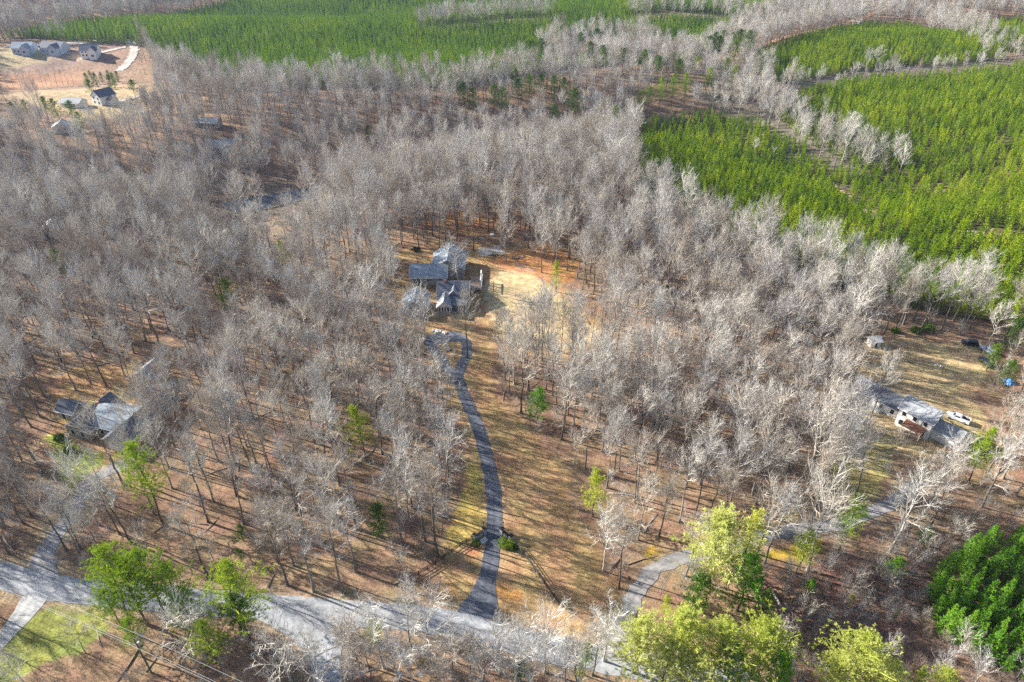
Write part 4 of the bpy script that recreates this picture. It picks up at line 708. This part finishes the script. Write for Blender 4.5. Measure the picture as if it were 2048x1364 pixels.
# ------------------------------------------------------------------ single evergreens (top of each tree found in the photo, then rooted)
EV = [
 (PINED[1], 450, 560, 15, 'bushy green pine alone among bare trees left of the main house', 'pine_tree'), (CEDAR[0], 478, 140, 13, 'slender bright green cedar in the far grey woods', 'cedar_tree'),
 (PINED[1], 306, 184, 12, 'dark spreading pine right of the white farmhouse, left of two', 'pine_tree'), (PINED[0], 334, 180, 12, 'dark spreading pine right of the white farmhouse, right of two', 'pine_tree'),
 (PINE[0], 268, 345, 14, 'lone narrow green pine in the far left woods', 'pine_tree'), (PINE[1], 105, 498, 14, 'lone green pine at the left edge near the pale barn', 'pine_tree'),
 (PINE[1], 715, 808, 18, 'yellow-green topped pine in the woods left of the driveway bend', 'pine_tree'), (PINE[0], 260, 888, 24, 'tall leaning pine with a round top below the left house', 'pine_tree'),
 (CEDAR[1], 748, 1008, 10, 'bushy green cedar in the woods left of the entrance', 'cedar_tree'), (NARROW[0], 1115, 522, 12, 'narrow bright yellow-green tree at the lawn edge right of the main house', 'evergreen_tree'),
 (GREENB[0], 1074, 780, 11, 'bright green tree standing on the lawn right of the driveway', 'evergreen_tree'), (NARROW[1], 1195, 936, 15, 'yellow-green tree beside a bare tree right of the long lawn', 'evergreen_tree'),
 (PINEY[1], 1450, 1030, 21, 'tall yellow-green pine left of its slimmer twin, lower right', 'pine_tree'), (NARROW[0], 1514, 1026, 19, 'slim tall yellow-green pine beside the bigger one, lower right', 'pine_tree'),
 (PINE[0], 1722, 990, 17, 'slim green-topped pine near the big white bare tree', 'pine_tree'), (PINE[1], 1622, 1062, 13, 'green pine at the foot of the big white bare tree', 'pine_tree'),
 (PINE[1], 1992, 858, 17, 'bright green pine at the right edge near the white house', 'pine_tree'),
 (PINE[0], 190, 1103, 19, 'green pine leaning over the road, leftmost of the lower left clump', 'pine_tree'), (PINE[0], 272, 1107, 20, 'broad green pine second from left in the lower left clump', 'pine_tree'), (PINE[1], 318, 1142, 16, 'dark green pine in the middle of the lower left clump', 'pine_tree'), (PINE[1], 352, 1180, 14, 'small bright green pine in front of the lower left clump', 'pine_tree'), (PINE[1], 432, 1130, 21, 'wide yellowish pine, rightmost of the lower left clump', 'pine_tree'), (PINE[1], 232, 1128, 18, 'green pine between the leaning one and the broad one, lower left', 'pine_tree'), (PINED[1], 470, 1190, 14, 'dark pine at the right foot of the widest pine, lower left', 'pine_tree'), (PINE[0], 205, 1180, 12, 'low bright pine below the leaning pine at lower left', 'pine_tree'), (PINE[0], 248, 1243, 11, 'small pine below the lower left clump', 'pine_tree'), (PINE[1], 398, 1240, 13, 'low green pine under the widest pine at lower left', 'pine_tree'),
 (PINEY[0], 1285, 1238, 16, 'pale yellow-green evergreen at the bottom, leftmost of the roadside clump', 'evergreen_tree'), (PINEY[1], 1385, 1238, 17, 'tallest pale yellow-green evergreen in the bottom roadside clump', 'evergreen_tree'), (PINEY[2], 1450, 1262, 15, 'pale evergreen behind the tallest of the bottom clump', 'evergreen_tree'), (PINEY[1], 1338, 1300, 13, 'low yellow evergreen in front of the bottom roadside clump', 'evergreen_tree'), (PINEY[0], 1408, 1312, 12, 'lowest pale evergreen in the middle of the bottom clump', 'evergreen_tree'), (PINEY[2], 1532, 1255, 15, 'spreading pale evergreen, rightmost of the bottom roadside clump', 'evergreen_tree'), (GREENB[0], 1482, 1305, 12, 'greener tree wedged in the bottom roadside clump', 'evergreen_tree'), (GREENB[0], 1568, 1315, 11, 'green tree at the right foot of the bottom roadside clump', 'evergreen_tree'),
 (PINEY[2], 1742, 1280, 14, 'feathery pale yellow evergreen at the bottom right centre', 'evergreen_tree'), (PINEY[0], 1690, 1315, 11, 'yellow-green evergreen just left of the feathery one at the bottom', 'evergreen_tree'), (PINEY[1], 1800, 1328, 10, 'low evergreen just right of the feathery one at the bottom', 'evergreen_tree'), (NARROW[1], 1852, 1338, 8, 'small yellow evergreen at the bottom edge, right of the feathery one', 'evergreen_tree'), (PINEY[0], 1905, 1345, 8, 'rightmost low yellow evergreen at the bottom edge', 'evergreen_tree'),
 (GREENB[0], 1504, 1122, 15, 'blue-green bushy tree below the slim yellow pine', 'evergreen_tree'), (CEDAR[1], 1412, 1148, 13, 'olive green cedar below the tall yellow-green pine', 'cedar_tree'), (NARROW[1], 1340, 1190, 7, 'small bright green narrow tree left of the olive cedar', 'evergreen_tree'), (CEDAR[0], 1530, 1180, 10, 'dark cedar low between pines, lower right', 'cedar_tree'),
 (NARROW[0], 1708, 1188, 4, 'young bright green sapling in the brush, lower right', 'evergreen_sapling'), (GREENB[0], 1794, 1112, 7, 'dark green young tree left of the pine plot', 'evergreen_sapling'), (NARROW[1], 1798, 1218, 3, 'small yellow-green sapling near the pine plot', 'evergreen_sapling'), (NARROW[0], 1752, 1127, 3.5, 'tiny yellow-green sapling above the brush', 'evergreen_sapling'), (GREENB[0], 1626, 1160, 4.5, 'small green sapling under the big white tree', 'evergreen_sapling'), (CEDAR[0], 1862, 1052, 6, 'small cedar above the pine plot', 'cedar_tree'),
 (CEDAR[1], 1996, 690, 9, 'dark cedar beside the parked vehicles at the right', 'cedar_tree'), (CEDAR[0], 2026, 720, 10, 'dark cedar at the right edge above the blue tarp', 'cedar_tree'), (CEDAR[1], 2040, 640, 11, 'dark cedar at the extreme right above the field', 'cedar_tree'),
 (CEDAR[0], 735, 250, 9, 'small dark evergreen at the wooded slope right of centre top', 'cedar_tree'), (NARROW[1], 682, 405, 11, 'faint green evergreen above the woods right of the pond', 'evergreen_tree'), (NARROW[0], 560, 480, 11, 'faint green evergreen in the woods below the pond', 'evergreen_tree'), (CEDAR[0], 478, 1050, 5, 'small cedar on the wooded slope at lower left', 'cedar_tree'), (CEDAR[1], 474, 1098, 4, 'small round evergreen above the road at lower left', 'cedar_tree'), (PINE[0], 745, 1240, 9, 'pale green pine among the white roadside trees, bottom centre', 'pine_tree'), (CEDAR[0], 1042, 1325, 6, 'dark green cedar at the bottom edge, centre', 'cedar_tree'), (NARROW[1], 1160, 1325, 6, 'bright green small tree at the bottom edge, right of centre', 'evergreen_tree'), (PINE[0], 1175, 1285, 10, 'thin pale green pine beside the right end of the road', 'pine_tree')]
for k_, px, py, hh, lab, nm in EV:
    x, y = U(px, py, hh); plant(k_, nm, x, y, hh, lab, 'tree', tilt=.025, wide=1.1 if px < 520 and py > 1090 else (1.25 if k_ in PINEY else (.85 if k_ in PINE else 1.1)))
EVP = []
def ev_group(lst, kinds, hh, label, group, nm='pine_tree'):
    for i_, (px, py) in enumerate(lst): q = hh * random.uniform(.95, 1.3); x, y = U(px, py, q); EVP.append((x, y)); plant(kinds[i_ % len(kinds)], nm, x, y, q, label, 'tree', group)
ev_group([(930, 165), (945, 178), (985, 170), (1002, 175), (1040, 158), (1060, 150), (1085, 150), (1110, 152), (1130, 156), (1150, 178), (1108, 208)], PINED, 19, 'dark pine in the row standing above the valley woods, top centre', 'pine row in the valley woods')
ev_group([(1232, 212), (1282, 180), (1300, 172), (1325, 156), (1350, 150), (1375, 146)], PINE, 16, 'green pine behind the near plantation, right of the pine row', 'pines behind the near plantation')
ev_group([(1395, 112), (1420, 136), (1455, 116), (1470, 130)], PINE, 15, 'green pine among white trees beside the creek, top right', 'creek pines')
ev_group([(1420, 72), (1436, 66), (1452, 62), (1468, 66), (1484, 60), (1500, 62), (1444, 74), (1474, 74)], PINED, 20, 'dark blue-green pine in the tight grove at top right', 'dark pine grove')
ev_group([(1062, 82), (1086, 78), (1110, 84), (1160, 66), (1196, 58), (1225, 70), (1180, 84), (1212, 92), (1250, 96), (1290, 100), (1320, 112), (1345, 108), (1360, 118)], PINED, 17, 'dark pine on the grey wooded knoll, top centre right', 'pines on the knoll')
ev_group([(168, 146), (178, 142), (188, 146), (200, 144), (212, 140), (222, 146), (232, 142)], CEDAR, 8, 'dark evergreen in the belt between the red lot and the tan field', 'evergreen belt by the red lot', 'cedar_tree')
for i_, px in enumerate(range(18, 160, 11)):
    x, y = U(px + random.uniform(-3, 3), 178 - px * .06); EVP.append((x, y)); plant(SLIM[i_ % 3], 'bare_tree', x, y, random.uniform(11, 16), 'thin bare tree in the row along the lower edge of the red lot', 'tree', 'tree row below the red lot')
ev_group([(20, 205), (45, 200), (80, 195), (105, 198), (130, 202), (150, 225), (175, 160), (215, 150), (262, 160), (285, 178)], PINED, 13, 'dark pine beside the tan field, upper left', 'pines by the tan field')

# ------------------------------------------------------------------ bare trees that stand alone and can be told apart
BT = [(HW[3], 1042, 826, 27, 'big dark-trunked bare tree alone on the lawn right of the driveway'), (HW[0], 935, 716, 24, 'bare oak with a dark trunk beside the driveway loop'), (HWW[0], 1615, 1140, 27, 'big white fan-crowned bare tree standing at lower right'), (HWW[1], 1780, 1103, 26, 'pale tall bare tree right of the big white one'), (HW[1], 876, 1112, 26, 'tall straight bare tree by the left rail fence'), (HWW[1], 1206, 1142, 20, 'pale bare tree at the right edge of the long lawn'), (HW[4], 1276, 1080, 20, 'bare tree just right of the pale one at the lawn edge'),
      (THIN[0], 1040, 1172, 4.5, 'tiny bare tree between the driveway and the right rail fence'), (HWW[0], 862, 1325, 20, 'widest white bare tree below the road, left of the driveway mouth'), (HWW[2], 768, 1335, 18, 'white bare tree below the road, left of the widest one'), (HWW[1], 700, 1318, 15, 'white bare tree at the corner of the side road'), (HWW[2], 1000, 1345, 16, 'white bare tree below the road under the driveway mouth'), (HWW[0], 1090, 1345, 17, 'white bare tree below the road, right of the driveway mouth'), (HWW[1], 1208, 1322, 17, 'white bare tree standing at the right gravel drive mouth'), (HWW[0], 1375, 1200, 14, 'white bare tree above the bottom evergreen clump'),
      (HW[2], 214, 773, 26, 'dark straight bare tree in the middle of the left back yard'), (HW[1], 152, 780, 24, 'dark bare tree at the left of the left back yard'), (HW[5], 182, 768, 20, 'thin bare tree between two dark ones in the left back yard'), (HW[2], 266, 782, 22, 'bare tree at the right of the left back yard'), (HW[0], 124, 738, 23, 'bare tree at the top left of the left back yard'), (HW[4], 250, 752, 22, 'bare tree at the back of the left back yard, before the barn'),
      (HWW[0], 412, 1318, 17, 'pale bare tree with a white trunk in the lower left pine clump'), (SLIM[0], 1980, 880, 18, 'bare forked tree at the right edge of the field'), (HW[1], 1640, 995, 23, 'bare tree in front of the right white house porch yard')]
for k_, px, py, hh, lab in BT:
    x, y = U(px, py); plant(k_, 'bare_tree', x, y, hh, lab, 'tree', tilt=.02, wide=1.3 if k_ in HWW and py > 1280 else 1.0)
x, y = -18.6, 208.0; plant(HWW[0], 'bare_tree', x, y, 19, 'broad bare tree whose crown covers the middle of the main house', 'tree', wide=1.3); x, y = U(850, 690); plant(HW[4], 'bare_tree', x, y, 22, 'bare tree in front of the detached garage', 'tree')
RT = [(585, 1372), (640, 1392), (722, 1352), (745, 1378), (800, 1362), (828, 1385), (905, 1368), (940, 1350), (965, 1382), (1030, 1372), (1062, 1385), (1130, 1366), (1150, 1388), (1185, 1350)]
for i_, (px, py) in enumerate(RT):
    x, y = U(px, py); plant((HWW + HW)[(i_ * 2) % 9], 'bare_tree', x, y, random.uniform(14, 18), ['first', 'second', 'third', 'fourth', 'fifth', 'sixth', 'seventh', 'eighth', 'ninth', 'tenth', 'eleventh', 'twelfth', 'thirteenth', 'fourteenth'][i_] + ' bare tree from the left in the thicket along the bottom edge', 'tree', 'thicket along the bottom edge', wide=1.3)
taken = [U(b_[1], b_[2]) for b_ in RT] + [U(b_[0], b_[1]) for b_ in RT] if 0 else [U(*b_) for b_ in RT] + [U(b_[1], b_[2]) for b_ in BT] + [(-18.6, 208.0), U(850, 690)]

# lawn-edge trees, in rows one can count
ORD = 'first second third fourth fifth sixth seventh eighth ninth tenth eleventh twelfth thirteenth fourteenth fifteenth sixteenth seventeenth eighteenth nineteenth twentieth'.split()
EDGE = [(1084, 694), (1097, 700), (1122, 704), (1146, 694), (1112, 826), (1170, 820), (1184, 792), (1218, 764), (1232, 815), (1238, 782), (1276, 784), (1200, 760), (1262, 770), (1050, 720), (1010, 760), (1150, 760), (1290, 830), (1300, 770), (1330, 800)]
EDGE.sort(); BACK_ = 0
for i_, (px, py) in enumerate(EDGE):
    x, y = U(px, py); taken.append((x, y)); plant(HW[i_ % 6], 'bare_tree', x, y, random.uniform(19, 25), ORD[i_] + ' bare tree from the left along the lower edge of the bright lawn', 'tree', 'trees along the bright lawn')
BACK = [(947, 500), (938, 488), (1012, 522), (1083, 545), (838, 496), (878, 500), (915, 470), (890, 450), (960, 455), (1000, 460), (1040, 470), (1065, 505), (1110, 515), (1095, 480), (1020, 490), (865, 472)]
BACK.sort()
for i_, (px, py) in enumerate(BACK):
    x, y = U(px, py); taken.append((x, y)); plant(HW[(i_ * 5 + 1) % 6], 'bare_tree', x, y, random.uniform(20, 26), ORD[i_] + ' dark-trunked bare tree from the left behind the main house', 'tree', 'trees behind the main house')

# ------------------------------------------------------------------ the hardwood woods
r = np.random.default_rng(5)
near = lattice(-420, 420, 62, 330, 5.6, 21); far = lattice(-560, 560, 330, 640, 6.8, 22); vfar = lattice(-1000, 900, 640, 1350, 8.0, 23)
allp = np.vstack([near, far, vfar]); allp = allp[view_mask(allp)]
k = open_mask(allp, NO_TREES) & stripmask(allp)
ispine = ~open_mask(allp, PINES); hin = ~open_mask(allp, HARD_IN4); k &= (~ispine) | hin
brush = ~open_mask(allp, [P_BRUSH, P_PLOT]); k &= ~brush
sparse = ~open_mask(allp, [P_RYARD, WP([(1640, 860), (1800, 900), (1840, 1000), (1790, 1040), (1680, 1020)])]); k &= ~sparse | (r.random(len(allp)) < .2)
k &= open_mask(allp, [WP([(1290, 1170), (1570, 1170), (1580, 1420), (1290, 1420)]), WP([(150, 1215), (480, 1225), (480, 1420), (100, 1420)])])
pv_ = ~open_mask(allp, [P_PONDVIEW, P_SUBVIEW, WP([(1540, 160), (1700, 138), (2100, 100), (2100, 140), (1720, 170), (1600, 200), (1545, 230)])]); k &= ~pv_ | (r.random(len(allp)) < .07)
ev_b = [U(e[1], e[2], e[3]) for e in EV] + EVP
for ex, ey in ev_b:
    q = math.hypot(ex, ey); k &= ~((seg_dist(allp[:, 0], allp[:, 1], [(ex, ey), (ex - ex / q * 15, ey - ey / q * 15)]) < (4.2 if q < 330 else 5.0)))
k &= open_mask(allp, [WP([(1830, 830), (1970, 820), (1985, 920), (1900, 985), (1840, 940)]), WP([(1770, 668), (1990, 672), (1990, 700), (1770, 700)])])
tk = np.array(taken)
k &= np.min(np.hypot(allp[:, None, 0] - tk[None, :, 0], allp[:, None, 1] - tk[None, :, 1]), 1) > 3.2
hard = allp[k]
# strip below the road is thinner; left woods are more open than the right ones
rx_ = np.interp(hard[:, 1], [p[1] for p in sorted(DRIVE, key=lambda q: q[1])], [p[0] for p in sorted(DRIVE, key=lambda q: q[1])])
below = np.array([y < np.interp(x, [q[0] for q in ROAD], [q[1] for q in ROAD]) for x, y in hard])
left = hard[:, 0] < rx_
keep = np.where(below, (r.random(len(hard)) < .8) & (hard[:, 0] < 75), np.where((hard[:, 1] < 200) & left, r.random(len(hard)) < .84, np.where(hard[:, 1] < 200, r.random(len(hard)) < .8, r.random(len(hard)) < .92)))
hard = hard[keep]; below = below[keep]; left = left[keep]
hh_ = r.normal(23.5, 2.4, len(hard)); hh_[hard[:, 1] > 330] *= .93; hh_[below] *= .66; hh_ = np.clip(hh_, 7, 29)
ki = r.integers(0, 6, len(hard))
white = r.random(len(hard)) < np.where(hard[:, 1] > 300, .07, .03); white |= below & (r.random(len(hard)) < .6)
creek = seg_dist(hard[:, 0], hard[:, 1], WP([(1380, 130), (1440, 200), (1500, 270), (1620, 350), (1760, 345)])) < 20; white |= creek & (r.random(len(hard)) < .22)
slim = (r.random(len(hard)) < np.where(hard[:, 1] < 230, np.where(left, .7, .35), .15)) & ~white & ~below
ki = np.where(white, 6 + ki % 3, np.where(slim, 9 + ki % 3, ki)); HK = HW + HWW + SLIM
dist = np.hypot(hard[:, 0], hard[:, 1]); fr = in_frame(hard); order = np.argsort(np.where(fr, dist, 1e9))
NI = 240; ind = order[:NI]; rest = order[NI:]
MARKS = [('the left house', U(205, 880)), ('the weathered barn', U(305, 760)), ('the left gravel drive', U(165, 1000)), ('the left rail fence', U(880, 1125)), ('the entrance lamps', U(987, 1065)), ('the driveway bend', U(925, 800)), ('the driveway loop', U(905, 715)), ('the lower left pines', U(330, 1240)), ('the side road', U(650, 1300)), ('the green lawn tree', U(1080, 866)), ('the right rail fence', U(1090, 1170)), ('the right gravel drive mouth', U(1300, 1150)), ('the right gravel drive', U(1628, 1056)), ('the right white house', (102, 136)), ('the right field', U(1850, 760)), ('the white propane tank', U(453, 789)), ('the leaning round-topped pine', U(338, 1095)), ('the bushy cedar', U(750, 1060)), ('the yellow-topped pine', U(720, 905)), ('the bright lawn', U(1150, 700)), ('the tall yellow-green pine', U(1440, 1230))]
for i_ in ind:
    x, y = hard[i_]; nm_, (mx_, my_) = min(MARKS, key=lambda q: math.hypot(q[1][0] - x, q[1][1] - y)); ax0, ay0 = x - mx_, y - my_
    side = ('to the right of' if ax0 > 0 else 'to the left of') if abs(ax0) > abs(ay0) else ('beyond' if ay0 > 0 else 'on the near side of')
    sz = 'tall' if hh_[i_] > 24.5 else ('mid-sized' if hh_[i_] > 21 else 'short'); tone = 'slim grey' if ki[i_] >= 9 else ('white-limbed' if ki[i_] >= 6 else 'broad grey')
    far_ = 'close ' if math.hypot(ax0, ay0) < 14 else ('well ' if math.hypot(ax0, ay0) > 26 else '')
    lb_ = f'{sz} {tone} bare tree {far_}{side} {nm_}'; plant(HK[ki[i_]], 'bare_tree', x, y, float(hh_[i_]), lb_, 'tree', 'bare trees near ' + nm_)
scatter('bare_woodland', hard[rest], hh_[rest], HK, ki[rest], 'grey bare hardwood forest covering the hills', .035, 3)
# creek trees standing in the plantation, pale and tall
ck = [U(1400 + t * 380 + random.gauss(0, 14), 150 + 205 * t ** .9 + random.gauss(0, 12)) for t in np.linspace(0, 1, 75)] + [U(1560 + t * 500 + random.gauss(0, 6), 178 - 55 * t + random.gauss(0, 4)) for t in np.linspace(0, 1, 45)] + [U(1860 + t * 190, 60 + 55 * t + random.gauss(0, 4)) for t in np.linspace(0, 1, 25)] + [U(1480 + t * 130, 300 + 50 * t) for t in (.2, .5)]
ck = np.array(ck); scatter('creek_woodland', ck, np.where(np.arange(len(ck)) < 75, r.uniform(13, 20, len(ck)), r.uniform(8, 13, len(ck))), HWW + THIN, r.integers(0, 6, len(ck)), 'pale bare trees lining the creek through the pine plantation', .04, 4)
# understory: thin saplings and brush
un = lattice(-420, 420, 62, 420, 5.2, 31); un = un[view_mask(un)]; kk = open_mask(un, NO_TREES + PINES + [P_PLOT]) & stripmask(un) & (r.random(len(un)) < .33); un = un[kk]
us = lattice(0, 160, 55, 150, 4.2, 33); us = us[view_mask(us) & ~open_mask(us, [P_BRUSH]) & open_mask(us, [P_PLOT]) & stripmask(us)]; us = us[r.random(len(us)) < .5]; un = np.vstack([un, us])
scatter('sapling_understory', un, r.uniform(5, 13, len(un)), THIN, r.integers(0, 3, len(un)), 'thin bare saplings under the hardwood canopy', .06, 6)
br = lattice(-120, 160, 55, 150, 2.0, 41); br = br[view_mask(br)]; kb = ~open_mask(br, [P_BRUSH]) & open_mask(br, [P_PLOT]) & (r.random(len(br)) < .95)
row = np.array([y < np.interp(x, [q[0] for q in ROAD], [q[1] for q in ROAD]) for x, y in br]); kb |= row & open_mask(br, [P_BGREEN]) & (r.random(len(br)) < .28); kb &= stripmask(br); br = br[kb]
br2 = lattice(-200, 220, 90, 300, 4.0, 42); br2 = br2[view_mask(br2) & open_mask(br2, NO_TREES + PINES + [P_PLOT]) & stripmask(br2)]; br2 = br2[r.random(len(br2)) < .16]; br = np.vstack([br, br2])
scatter('brush_undergrowth', br, r.uniform(1.2, 3.6, len(br)), SHRUB, r.integers(0, 3, len(br)), 'low leafless brush at the lower right and along the road', .1, 7)

def gen_fallen(seed):
    q = np.random.default_rng(seed); mb_ = MB(); T = []; L0 = q.uniform(3, 6); P0 = np.array([(-L0 / 2, 0, .12), (0, q.normal(0, .2), .16), (L0 / 2, q.normal(0, .3), .1)]); mb_.tube(P0, [.13, .10, .05], 6)
    for _ in range(14): a_ = P0[1] + (P0[2] - P0[1]) * q.random(); e_ = a_ + np.array([q.uniform(.2, 1.4), q.normal(0, .8), q.uniform(.05, .6)]); T.append(sliver(a_, e_, .03, q))
    return mb_, np.array(T), 1.0
FALLEN = [Kind(gen_fallen(201 + i), BRUSH, BRUSH) for i in range(3)]
fl = lattice(-170, 180, 70, 260, 7.0, 71); fl = fl[view_mask(fl) & open_mask(fl, NO_TREES + PINES + [P_PLOT]) & stripmask(fl)]; fl = fl[r.random(len(fl)) < .4]
scatter('fallen_branches', fl, r.uniform(.6, 1.3, len(fl)), FALLEN, r.integers(0, 3, len(fl)), 'dead limbs lying on the leaf-covered woodland floor', .02, 12)

# ------------------------------------------------------------------ pine plantations
pl = lattice(-60, 120, 60, 140, 2.75, 51, .4); pl = pl[inpoly(pl[:, 0], pl[:, 1], P_PLOT) & view_mask(pl)]
pl = pl[in_frame(pl, 8, 30)]
cxy = pl.mean(0)
for x, y in pl:
    ex, ey = x - cxy[0], y - cxy[1]; wh = ('far ' if ey > 6 else ('near ' if ey < -6 else 'middle ')) + ('right' if ex > 5 else ('left' if ex < -5 else 'centre')); hp_ = random.uniform(6.0, 10.0)
    plant(PLOT[random.randrange(3)], 'plantation_pine', x, y, hp_, ('tall' if hp_ > 8.2 else 'short') + ' young green pine in the ' + wh + ' part of the lower right plot', 'tree', 'pine plot at lower right', tilt=.04)
def rows(poly, s, seed, keepf=.97):
    P = np.array(poly); a = R(28); p = lattice(-1200, 1200, -1200, 1400, s, seed, .33); q = np.column_stack([p[:, 0] * math.cos(a) - p[:, 1] * math.sin(a), p[:, 0] * math.sin(a) + p[:, 1] * math.cos(a) + 400]); q = q[inpoly(q[:, 0], q[:, 1], poly) & view_mask(q, 1.15, 1500)]
    gap = np.sin(q[:, 0] / 13 + 2 * np.sin(q[:, 1] / 17)) * np.sin(q[:, 1] / 11 + 1.3 * np.sin(q[:, 0] / 23)); return q[(r.random(len(q)) < keepf) & (gap < .93)]
p1 = rows(P_PINE1, 3.3, 61); cl = [WP([(1655, 365), (1690, 380), (1765, 425), (1745, 445), (1670, 405)]), WP([(1925, 452), (2010, 458), (2010, 476), (1925, 474)]), WP([(1990, 268), (2025, 280), (2020, 300), (1985, 292)])]; p1 = p1[open_mask(p1, cl)]
dd = np.hypot(p1[:, 0], p1[:, 1]); fr = in_frame(p1, 8, 0); order = np.argsort(np.where(fr, dd, 1e9)); h1 = r.normal(7.3, 1.2, len(p1)); NP = max(0, 295 - len(pl))
for i_ in order[:NP]: plant(YP[i_ % 3], 'plantation_pine', p1[i_, 0], p1[i_, 1], float(h1[i_]), ('taller' if h1[i_] > 7.6 else ('smaller' if h1[i_] < 6.8 else 'mid-sized')) + ' young yellow-green pine in the front rows of the right plantation', 'tree', 'front rows of the right plantation')
o_ = order[NP:]; scatter('pine_plantation', p1[o_], h1[o_], YP, r.integers(0, 3, len(o_)), 'yellow-green young pine plantation covering the right slope', .03, 8)
p2 = np.vstack([rows(P_PINE2, 3.3, 62), rows(P_PINE3, 3.3, 63)]); scatter('upper_pine_plantation', p2, r.normal(7.3, 1.1, len(p2)), YP, r.integers(0, 3, len(p2)), 'green pine plantation on the rise at upper right', .03, 9)
p4 = rows(P_PINE4, 3.3, 64); p4 = p4[open_mask(p4, HARD_IN4)]; scatter('far_pine_plantation', p4, r.normal(9.5, 1.0, len(p4)), FP, r.integers(0, 2, len(p4)), 'broad green pine plantation stretching along the top', .03, 10)
print('COUNTS hard', len(hard), 'under', len(un), 'brush', len(br), 'plot', len(pl), 'p1', len(p1), 'p2', len(p2), 'p4', len(p4), 'tris', [k_.n for k_ in HW + HWW + THIN + SHRUB + YP + FP + PLOT + PINE + PINEY])

# ------------------------------------------------------------------ the air
m = bpy.data.materials.new('haze_air'); m.use_nodes = True; N, L = m.node_tree.nodes, m.node_tree.links; N.remove(N['Principled BSDF']); pv = N.new('ShaderNodeVolumePrincipled'); pv.inputs['Color'].default_value = (.50, .62, 1.0, 1); pv.inputs['Density'].default_value = .00006; pv.inputs['Anisotropy'].default_value = .2; L.new(pv.outputs[0], N['Material Output'].inputs['Volume'])
HAZE = True
if HAZE: o = MB().box(-6500, 6500, -1500, 12500, -30, 132).build('haze', m); o['kind'] = 'stuff'
